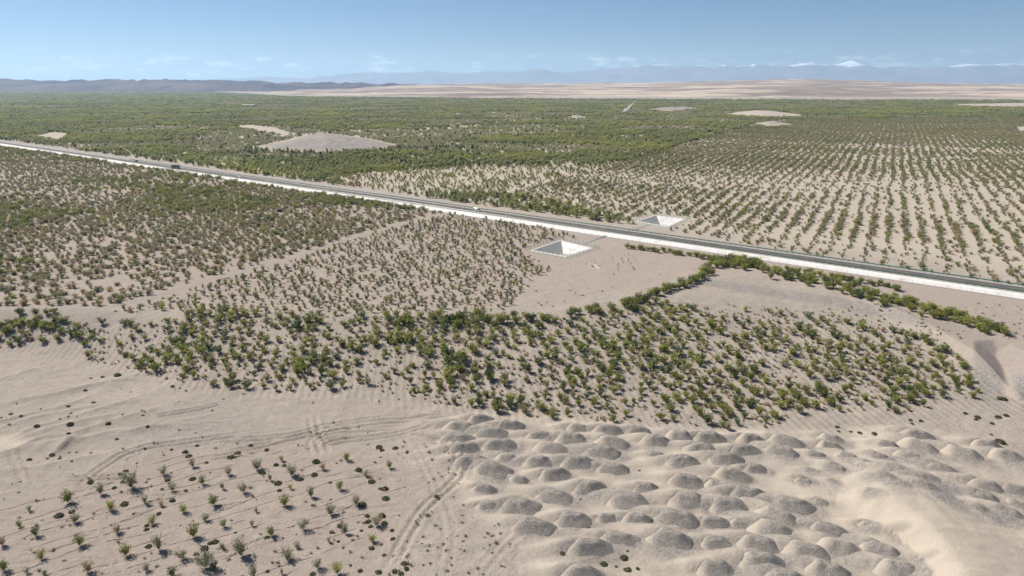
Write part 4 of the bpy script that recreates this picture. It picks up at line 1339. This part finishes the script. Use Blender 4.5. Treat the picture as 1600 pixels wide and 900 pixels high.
# ---- plantation blocks: individuals nearest the camera, the rest as one mass each
def instancer(name, label, cat, pts, rots, scl, idx, protos):
    n = len(pts)
    me = bpy.data.meshes.new(name); me.vertices.add(n); me.vertices.foreach_set('co', np.ascontiguousarray(pts, np.float32).ravel())
    for nm, ty, arr, k in (('rot', 'FLOAT', rots, 'value'), ('scl', 'FLOAT_VECTOR', scl, 'vector'), ('idx', 'INT', idx, 'value')):
        a = me.attributes.new(nm, ty, 'POINT')
        a.data.foreach_set(k, np.ascontiguousarray(arr, np.int32 if ty == 'INT' else np.float32).ravel())
    o = link(name, me); tag(o, label, cat); o['kind'] = 'stuff'
    ng = bpy.data.node_groups.new(name + '_scatter', 'GeometryNodeTree')
    ng.interface.new_socket('Geometry', in_out='INPUT', socket_type='NodeSocketGeometry')
    ng.interface.new_socket('Geometry', in_out='OUTPUT', socket_type='NodeSocketGeometry')
    gi = ng.nodes.new('NodeGroupInput'); go = ng.nodes.new('NodeGroupOutput')
    iop = ng.nodes.new('GeometryNodeInstanceOnPoints'); jn = ng.nodes.new('GeometryNodeJoinGeometry')
    # last linked comes first in a join: link in reverse so that the index keeps its meaning
    for p in reversed(protos):
        oi = ng.nodes.new('GeometryNodeObjectInfo'); oi.inputs['Object'].default_value = p; oi.inputs['As Instance'].default_value = True
        ng.links.new(oi.outputs['Geometry'], jn.inputs[0])
    def attr(nm, ty):
        a = ng.nodes.new('GeometryNodeInputNamedAttribute'); a.data_type = ty; a.inputs['Name'].default_value = nm; return a.outputs[0]
    ng.links.new(gi.outputs[0], iop.inputs['Points']); ng.links.new(jn.outputs[0], iop.inputs['Instance'])
    iop.inputs['Pick Instance'].default_value = True
    ng.links.new(attr('idx', 'INT'), iop.inputs['Instance Index'])
    cx = ng.nodes.new('ShaderNodeCombineXYZ'); ng.links.new(attr('rot', 'FLOAT'), cx.inputs[2])
    ng.links.new(cx.outputs[0], iop.inputs['Rotation']); ng.links.new(attr('scl', 'FLOAT_VECTOR'), iop.inputs['Scale'])
    ng.links.new(iop.outputs[0], go.inputs[0])
    md = o.modifiers.new('scatter', 'NODES'); md.node_group = ng
    return o


LANDMARKS = []


def near_words(x, y):
    best = min(((math.hypot(x - a, y - b) / r, w) for a, b, r, w in LANDMARKS), default=(9, ''))
    return ', ' + best[1] if best[0] < 1 else ''


def block(iname, slabel, sname, pts, hgt, wid, mesh_list, weights_idx, label_of, cat, group, tail='', maxn=300):
    """pts (n,3); weights_idx picks the mesh per point; nearest maxn in view are separate things"""
    x, y, z = pts.T
    px_, py_ = topix(x, y, z)
    vis = (px_ > -5) & (px_ < 1605) & (py_ < 905)
    order = np.argsort(np.where(vis, np.hypot(x, y) / np.maximum(hgt, .5), 1e9))
    ind = order[:maxn]
    # every mesh needs at least one standing individual
    used = set(int(weights_idx[i]) for i in ind)
    for m in range(len(mesh_list)):
        if m not in used: weights_idx[ind[m]] = m
    q1, q2, q3 = np.quantile(hgt[ind], (.3, .6, .88)); rt_ = wid[ind] / hgt[ind]; r1, r2 = np.quantile(rt_, (.33, .67))
    for i in ind:
        sh_ = 'slender' if wid[i] / hgt[i] < r1 else 'rounded' if wid[i] / hgt[i] < r2 else 'spreading'
        sz_ = 'small ' if hgt[i] < q1 else 'medium ' if hgt[i] < q2 else 'tall ' if hgt[i] < q3 else 'very tall '
        me = mesh_list[int(weights_idx[i])]
        h, w = hgt[i], wid[i]
        one_mesh(iname, me, float(x[i]), float(y[i]), float(z[i]), (w, w, h), sz_ + sh_ + ' ' + label_of(me.name, h) + (near_words(float(x[i]), float(y[i])) or tail), cat, group)
    rest = np.ones(len(x), bool); rest[ind] = False
    if rest.any():
        n = rest.sum()
        instancer(sname, slabel, cat, np.stack([x[rest], y[rest], z[rest] - .05], 1), rng.uniform(0, 6.28, n), np.stack([wid[rest], wid[rest], hgt[rest]], 1), weights_idx[rest],
                  [PROTO[m.name] for m in mesh_list])


for px_, py_, r_, w_ in ((560, 293, 24, 'by the red board'), (287, 266, 30, 'by the grey road sign'), (748, 330, 18, 'by the white van'), (821, 392, 14, 'by the basin fence'), (875, 374, 14, 'by the basin fence'),
                         (1034, 345, 26, 'by the lined basin'), (377, 274, 26, 'by the white car'), (510, 222, 90, 'by the bare grey dune')):
    q_ = onplane(px_, py_, 0); LANDMARKS.append((float(q_[0]), float(q_[1]), r_, w_))
for px_, py_ in ((200, 475), (300, 448), (404, 417), (485, 393), (555, 369)):
    q_ = onplane(px_, py_, 0); LANDMARKS.append((float(q_[0]), float(q_[1]), 13, 'by the track'))
U_AZ = R(28.5)                                    # planting rows of the plantation
pu = np.array([math.sin(U_AZ), math.cos(U_AZ)]); pv = np.array([pu[1], -pu[0]])


def rows(poly_px, du, dv, ju, jv, z=0, extent=None):
    g = np.array(gpts(poly_px, z)); U = g @ pu; Vv = g @ pv
    u = np.arange(U.min(), U.max(), du); v = np.arange(Vv.min(), Vv.max(), dv)
    A, B = np.meshgrid(u, v)
    A = A + rng.normal(0, ju, A.shape); B = B + rng.normal(0, jv, B.shape)
    P = A.ravel()[:, None] * pu + B.ravel()[:, None] * pv
    return P[inpoly(P[:, 0], P[:, 1], [tuple(q) for q in g])]


def words(mname):
    for k, w in (('grey', 'grey-green'), ('green', 'green'), ('tan', 'dry tan'), ('olive', 'olive'), ('dark', 'dark green'), ('bright', 'yellow-green'), ('forest', 'mid green')):
        if k in mname: return w
    return 'green'


scr_keys = ['grey', 'green', 'tan', 'olive', 'dark', 'bright']
scr_list = [SCR[k][v] for k in scr_keys for v in range(3)]


def scr_pick(n, w):
    w = np.array(w, float); w /= w.sum()
    return rng.choice(6, n, p=w) * 3 + rng.integers(0, 3, n)


def offroad(P, m=11.0):
    u, v = road_uv(P[:, 0], P[:, 1]); return np.abs(v) > m


# the two basins and their channels stay clear
def clear(P):
    k = offroad(P)
    for B in (BASIN_A, BASIN_B):
        d, s, a = seg_dist(P[:, 0], P[:, 1], B, True)
        k &= ~(inpoly(P[:, 0], P[:, 1], B) | (d < 2.5))
    u, v = road_uv(P[:, 0], P[:, 1])
    ca_ = np.mean(BASIN_A, axis=0); ua, va = road_uv(*ca_)
    k &= ~((v < 0) & (v > va) & (np.abs(u - ua) < 9))
    cb_ = np.mean(BASIN_B, axis=0); ua, va = road_uv(*cb_)
    k &= ~((v > 0) & (v < va) & (np.abs(u - ua) < 9))
    return k


# left block this side of the highway
pA = [(-260, 476), (0, 478), (150, 481), (250, 456), (400, 414), (480, 391), (550, 366), (716, 327), (600, 312), (400, 285), (200, 257), (0, 229), (-260, 193)]
P = rows(pA, 2.7, 3.3, 1.7, 1.7); P = P[clear(P)]
fd_ = fbm(P[:, 0] / 45, P[:, 1] / 45, 3, 71)
dist = np.hypot(P[:, 0], P[:, 1])
keep = rng.random(len(P)) < np.clip(.30 + 1.0 * fd_ - .12 * (dist < 330), 0, 1) * np.where(dist > 600, .62, 1)
P = P[keep]; fd_ = fd_[keep]
ru, rv = road_uv(P[:, 0], P[:, 1])
gpatch = fbm(P[:, 0] / 60, P[:, 1] / 60, 3, 83)
idx = scr_pick(len(P), (4.0, .8, 4.2, 3.6, .1, .3))
g2 = scr_pick(len(P), (1.5, 4, .6, 1.6, .7, 2.0))
gm = (gpatch + .22 * (rv > -32) + .08 * (np.hypot(P[:, 0], P[:, 1]) > 480) + rng.normal(0, .10, len(P))) > .74
idx = np.where(gm, g2, idx)
hgt = np.where(gm, rng.uniform(1.8, 3.6, len(P)), rng.uniform(1.1, 2.6, len(P)))
wid = hgt * rng.uniform(1.0, 1.5, len(P))
P3 = np.column_stack([P, height(P[:, 0], P[:, 1])])
block('plantation_shrub', 'mixed green and dry scrub filling the plantation block this side of the highway', 'mixed_scrub', P3, hgt, wid, scr_list, idx,
      lambda n, h: words(n) + ' shrub in the dense mixed block', 'shrub', 'shrubs of the dense mixed block', ' left of the sandy track')

# young trees in rows between the sandy track and the drainage basin
pB = [(176, 489), (262, 462), (408, 420), (490, 396), (560, 371), (722, 330), (790, 346), (830, 352), (905, 372), (872, 373), (818, 391), (860, 420), (815, 455), (790, 489), (600, 492), (400, 489)]
P = rows(pB, 3.4, 4.3, .5, .5); P = P[clear(P)]
P = P[rng.random(len(P)) < .66]
idx = scr_pick(len(P), (4.5, 3.2, .9, 2, .8, .9))
hgt = rng.uniform(1.5, 3.0, len(P)); wid = hgt * rng.uniform(.62, .95, len(P))
n0 = len(P)
Q = rows(pB, 2.6, 3.3, 1.0, 1.0); Q = Q[clear(Q)]; Q = Q[rng.random(len(Q)) < .62]
P = np.concatenate([P, Q]); idx = np.concatenate([idx, scr_pick(len(Q), (2.6, .4, 4.4, 2, 0, .1))])
hq = rng.uniform(.45, 1.0, len(Q)); hgt = np.concatenate([hgt, hq]); wid = np.concatenate([wid, hq * 1.5])
P3 = np.column_stack([P, height(P[:, 0], P[:, 1])])
block('young_tree', 'small saplings and dry scrub in rows on pinkish soil before the highway', 'young_plantation', P3, hgt, wid, scr_list, idx,
      lambda n, h: words(n) + ' young tree in the sparse pinkish rows', 'young tree', 'young trees in sparse rows')

# overflow of the slope shrubs
if extra:
    E_ = np.array([e[:3] for e in extra]); hh = np.array([e[3] for e in extra])
    km = {'green': 1, 'bright': 5, 'olive': 3, 'dark': 4}
    idx = np.array([km[e[4]] * 3 for e in extra]) + rng.integers(0, 3, len(extra))
    instancer('slope_shrubs', 'green and olive shrubs covering the upper part of the sandy slope', 'shrub', E_, rng.uniform(0, 6.28, len(E_)), np.stack([hh * 1.15, hh * 1.15, hh], 1), idx, [PROTO[m.name] for m in scr_list])

# seedlings and weeds between the slope shrubs
W_ = np.stack([rng.uniform(-200, 200, 5600), rng.uniform(150, 250, 5600)], 1)
wz = height(W_[:, 0], W_[:, 1]); a, b = topix(W_[:, 0], W_[:, 1], wz)
m = inpoly(a, b, dune_px) | (inpoly(a, b, [(1040, 430), (1320, 450), (1540, 530), (1440, 530), (1180, 505)]) & (rng.random(len(a)) < .5))
W_ = W_[m]; wz = wz[m]; hh = rng.uniform(.35, .9, len(W_))
instancer('slope_weeds', 'small dry weeds scattered between the shrubs of the sandy slope', 'weeds', np.column_stack([W_, wz]), rng.uniform(0, 6.28, len(W_)), np.stack([hh * 1.4, hh * 1.4, hh], 1),
          scr_pick(len(W_), (1.2, .5, 6, 3, 0, .6)), [PROTO[m_.name] for m_ in scr_list])

# row-planted field beyond the highway
pJ = [(800, 301), (900, 274), (1000, 246), (1100, 216), (1180, 195), (1260, 186), (1640, 183), (1960, 190), (1960, 520), (1600, 448), (1200, 388), (1000, 352)]
P = rows(pJ, 2.5, 8.4, .6, .75)
P = P[clear(P)]
du_ = P @ pu; dv_ = P @ pv
wob = fbm(P[:, 0] / 60, P[:, 1] / 60, 3, 91)
P = P + pv[None, :] * ((wob - .5) * 5)[:, None]
dist = np.hypot(P[:, 0], P[:, 1])
band = fbm(P[:, 0] / 130, P[:, 1] / 130, 3, 14)
plot = fbm((P @ pu) / 75, (P @ pv) / 260, 2, 25)
keep = rng.random(len(P)) < np.where(dist > 900, .5, .50 + .6 * band) * np.clip(.35 + 1.35 * plot + .35 * (dist < 430), .55, 1.15)
for g in bare_g: keep &= ~inpoly(P[:, 0], P[:, 1], g)
P = P[keep]; dist = dist[keep]; plot = plot[keep]
dry = fbm(P[:, 0] / 55, P[:, 1] / 55, 3, 27) + rng.normal(0, .06, len(P)) > .56
idx = np.where(dry, scr_pick(len(P), (2.6, .6, 4, 3.6, .1, .5)), scr_pick(len(P), (4.2, 3.4, .6, 2.6, .6, 1.0)))
hgt = rng.uniform(1.1, 3.1, len(P)) * np.clip(.55 + .9 * plot, .7, 1.25); wid = hgt * rng.uniform(.85, 1.25, len(P)) * np.where(dist > 900, 1.35, 1)
n0 = len(P)
# scrub between the rows, thicker near the corner by the far basin
Q = rows(pJ, 5.0, 5.5, 1.8, 1.8); Q = Q[clear(Q)]
a, b = topix(Q[:, 0], Q[:, 1], 0)
lft = sstep(1330, 1000, a) if False else np.clip((1330 - a) / 330, 0, 1)
dq = np.hypot(Q[:, 0], Q[:, 1])
bq = fbm(Q[:, 0] / 130, Q[:, 1] / 130, 3, 15)
kq = rng.random(len(Q)) < (.30 + .6 * lft * sstep(300, 460, dq) + .55 * sstep(560, 900, dq) * sstep(.42, .6, bq) + .55 * sstep(1000, 1500, dq))
for g in bare_g: kq &= ~inpoly(Q[:, 0], Q[:, 1], g)
Q = Q[kq]
hq = rng.uniform(.8, 2.3, len(Q)); wq = hq * rng.uniform(1.1, 1.6, len(Q)) * np.where(dq[kq] > 900, 1.4, 1)
P = np.concatenate([P, Q]); idx = np.concatenate([idx, scr_pick(len(Q), (4, 1.6, 2.4, 3.6, .2, .6))]); hgt = np.concatenate([hgt, hq]); wid = np.concatenate([wid, wq])
P3 = np.column_stack([P, height(P[:, 0], P[:, 1])])
block('row_shrub', 'grey-green shrubs in long parallel rows on pale sand beyond the highway', 'row_plantation', P3, hgt, wid, scr_list, idx,
      lambda n, h: words(n) + ' shrub in the parallel rows on pale sand', 'shrub', 'shrubs in parallel rows beyond the highway', ' beyond the highway')

# dense forest beyond the highway
tre_list = list(TRE.values()); keys = list(TRE.keys())


def wedge(r0, r1, area, xr=.98):
    """random ground points in view direction between two depths"""
    n = int(xr * (r1 * r1 - r0 * r0) / area)
    y = np.sqrt(rng.uniform(r0 * r0, r1 * r1, n)); x = rng.uniform(-xr, xr, n) * y
    return np.stack([x, y], 1)


parts = []
for r0, r1, area, wf, hf in ((280, 700, 9.5, 1.0, 1), (700, 1100, 15, 1.25, 1.0), (1100, 1800, 40, 1.8, 1.08), (1800, 3000, 125, 2.9, 1.2), (3000, 5200, 380, 4.8, 1.35), (5200, 9200, 2600, 11, 1.7)):
    Q = wedge(r0, r1, area)
    parts.append(np.column_stack([Q, np.full(len(Q), wf), np.full(len(Q), hf)]))
T = np.concatenate(parts)
u, v = road_uv(T[:, 0], T[:, 1]); a, b = topix(T[:, 0], T[:, 1], 0)
far_edge = np.interp(a, [0, 330, 450, 900, 1600], [143.2, 144, 151, 155, 157])
k = (v > 26) & (b > far_edge)
inJ = inpoly(a, b, pJ)
k &= ~inJ
k &= ~((a > 1180) & (b > 187))
for g in bare_g:
    d0, _, _ = seg_dist(T[:, 0], T[:, 1], g, True)
    k &= ~(inpoly(T[:, 0], T[:, 1], g) & (d0 > 15 * fbm(T[:, 0] / 18, T[:, 1] / 18, 3, 47) - 5))
# the little straight side road far off, cross rides between blocks, thin corner by the road
sd, _, _ = seg_dist(T[:, 0], T[:, 1], gpts([(974, 177), (993, 158)])); k &= sd > 9
for ride in ([(0, 160.5), (420, 167), (800, 176)], [(420, 214), (700, 196), (930, 178)], [(650, 205), (850, 186)]):
    sd, _, _ = seg_dist(T[:, 0], T[:, 1], gpts(ride)); k &= sd > 9
corner = inpoly(a, b, [(560, 306), (800, 305), (1000, 250), (900, 260), (700, 262), (520, 275)])
k &= ~(corner & (rng.random(len(T)) < .45))
k &= ~((v < 60) & (rng.random(len(T)) < .35))
k &= rng.random(len(T)) < np.clip(.15 + 1.15 * fbm(T[:, 0] / 30, T[:, 1] / 30, 3, 55) + .2 * (T[:, 1] > 1500), .2, 1)
T = T[k]; a, b = a[k], b[k]; corner = corner[k]
n = len(T)
sp = fbm(T[:, 0] / 150, T[:, 1] / 150, 3, 33) + .35 * (fbm(T[:, 0] / 900, T[:, 1] / 500, 2, 34) - .5)
ol = sp > .53
idx = np.where(ol, 3 + rng.integers(0, 3, n), rng.integers(0, 3, n))
dk = rng.random(n) < np.where((a > 380) & (a < 760) & (b > 232) & (b < 262), .18, .025)
idx = np.where(dk, 6 + rng.integers(0, 2, n), idx)
hgt = np.where(ol, rng.uniform(1.6, 3.2, n), rng.uniform(2.2, 5.0, n)) * T[:, 3]
hgt = np.where(dk, rng.uniform(3.4, 5.6, n), hgt)
hgt = np.where(corner, hgt * .62, hgt)
wid = hgt * rng.uniform(.85, 1.2, n) * T[:, 2] * np.where(dk, .8, 1)
P3 = np.column_stack([T[:, :2], height(T[:, 0], T[:, 1])])
block('forest_tree', 'dense green plantation forest spreading to the foot of the far dunes', 'plantation_forest', P3, hgt, wid, tre_list, idx,
      lambda nme, h: words(nme) + ' tree in the forest edge', 'tree', 'trees at the forest edge beyond the highway', ' beyond the highway')

# low belt right of the forest, far edge of the row field
Q = wedge(1150, 3300, 95); a, b = topix(Q[:, 0], Q[:, 1], 0)
k = (a > 1160) & (b < 192) & (b > 157.5)
for g in bare_g: k &= ~inpoly(Q[:, 0], Q[:, 1], g)
Q = Q[k]; n = len(Q)
hq = rng.uniform(1.6, 2.8, n)
instancer('far_scrub', 'flat grey-green scrub belt between the row field and the far dunes', 'scrub', np.column_stack([Q, height(Q[:, 0], Q[:, 1])]), rng.uniform(0, 6.28, n),
          np.stack([hq * 3.6, hq * 3.6, hq], 1), scr_pick(n, (4, 2, 1, 3, .6, .3)), [PROTO[m_.name] for m_ in scr_list])

# side road far off in the forest
A_, B_ = [np.array(q) for q in gpts([(975, 177), (993.5, 158)])]
d_ = (B_ - A_) / np.linalg.norm(B_ - A_); n_ = np.array([-d_[1], d_[0]])
o = link('side_road', pyd('side_road', [(*(A_ + n_ * 2), 1.6), (*(A_ - n_ * 2), 1.6), (*(B_ - n_ * 2), 1.6), (*(B_ + n_ * 2), 1.6), (*(A_ + n_ * 5), -1), (*(A_ - n_ * 5), -1), (*(B_ - n_ * 5), -1), (*(B_ + n_ * 5), -1)],
                              [(0, 1, 2, 3), (0, 3, 7, 4), (1, 5, 6, 2), (0, 4, 5, 1)], M_track)); o['kind'] = 'structure'

# ------------------------------------------------------------------ posts and bleached sticks by the basin
pm = MB().tube([(0, 0, -.3), (.05, 0, .8), (.02, .03, 1.7)], [.10, .09, .07], 6).mesh('wooden_post', M_wood)
for i, (px_, py_) in enumerate([(990, 404), (982, 407), (981.5, 410), (973.5, 412), (966, 415), (965, 417), (957, 404), (975, 400), (982, 398.5), (930, 412)]):
    x, y, z = (float(v) for v in ground(px_, py_))
    o = link('wooden_post', pm, loc=(x, y, z), rz=random.uniform(0, 6), sc=(1, 1, random.uniform(.7, 1.15)))
    o.rotation_euler[0] = random.uniform(-.06, .06)
    tag(o, 'short dark wooden post standing in the bare sand near the basin', 'post', 'wooden posts in the bare sand')
for i in range(18):
    px_, py_ = random.uniform(916, 936), random.uniform(410, 422)
    x, y, z = (float(v) for v in ground(px_, py_)); L = random.uniform(2, 4.5); an = R(random.uniform(95, 150))
    pts = [(-L / 2 * math.cos(an), -L / 2 * math.sin(an), .06), (.1, .05, .14), (L / 2 * math.cos(an), L / 2 * math.sin(an), .05 + random.uniform(0, .3))]
    o = link('bleached_pole', MB().tube(pts, [.09, .08, .05], 5).mesh('bleached_pole', M_stick), loc=(x, y, z))
    tag(o, 'pale bleached pole lying in the scattered heap on the bare sand', 'pole', 'bleached poles scattered on bare sand')

# ------------------------------------------------------------------ haze
m = bpy.data.materials.new('haze_air'); m.use_nodes = True
nt = m.node_tree; nt.nodes.clear()
out = nt.nodes.new('ShaderNodeOutputMaterial'); pvn = nt.nodes.new('ShaderNodeVolumePrincipled')
pvn.inputs['Color'].default_value = (.50, .74, 1.0, 1)
pvn.inputs['Density'].default_value = 3.9e-5
pvn.inputs['Anisotropy'].default_value = 0.3
nt.links.new(pvn.outputs[0], out.inputs['Volume'])
hz = link('haze', pyd('haze', boxv(0, 0, 530, 84000, 84000, 1120), BOXF, m))
hz['kind'] = 'stuff'
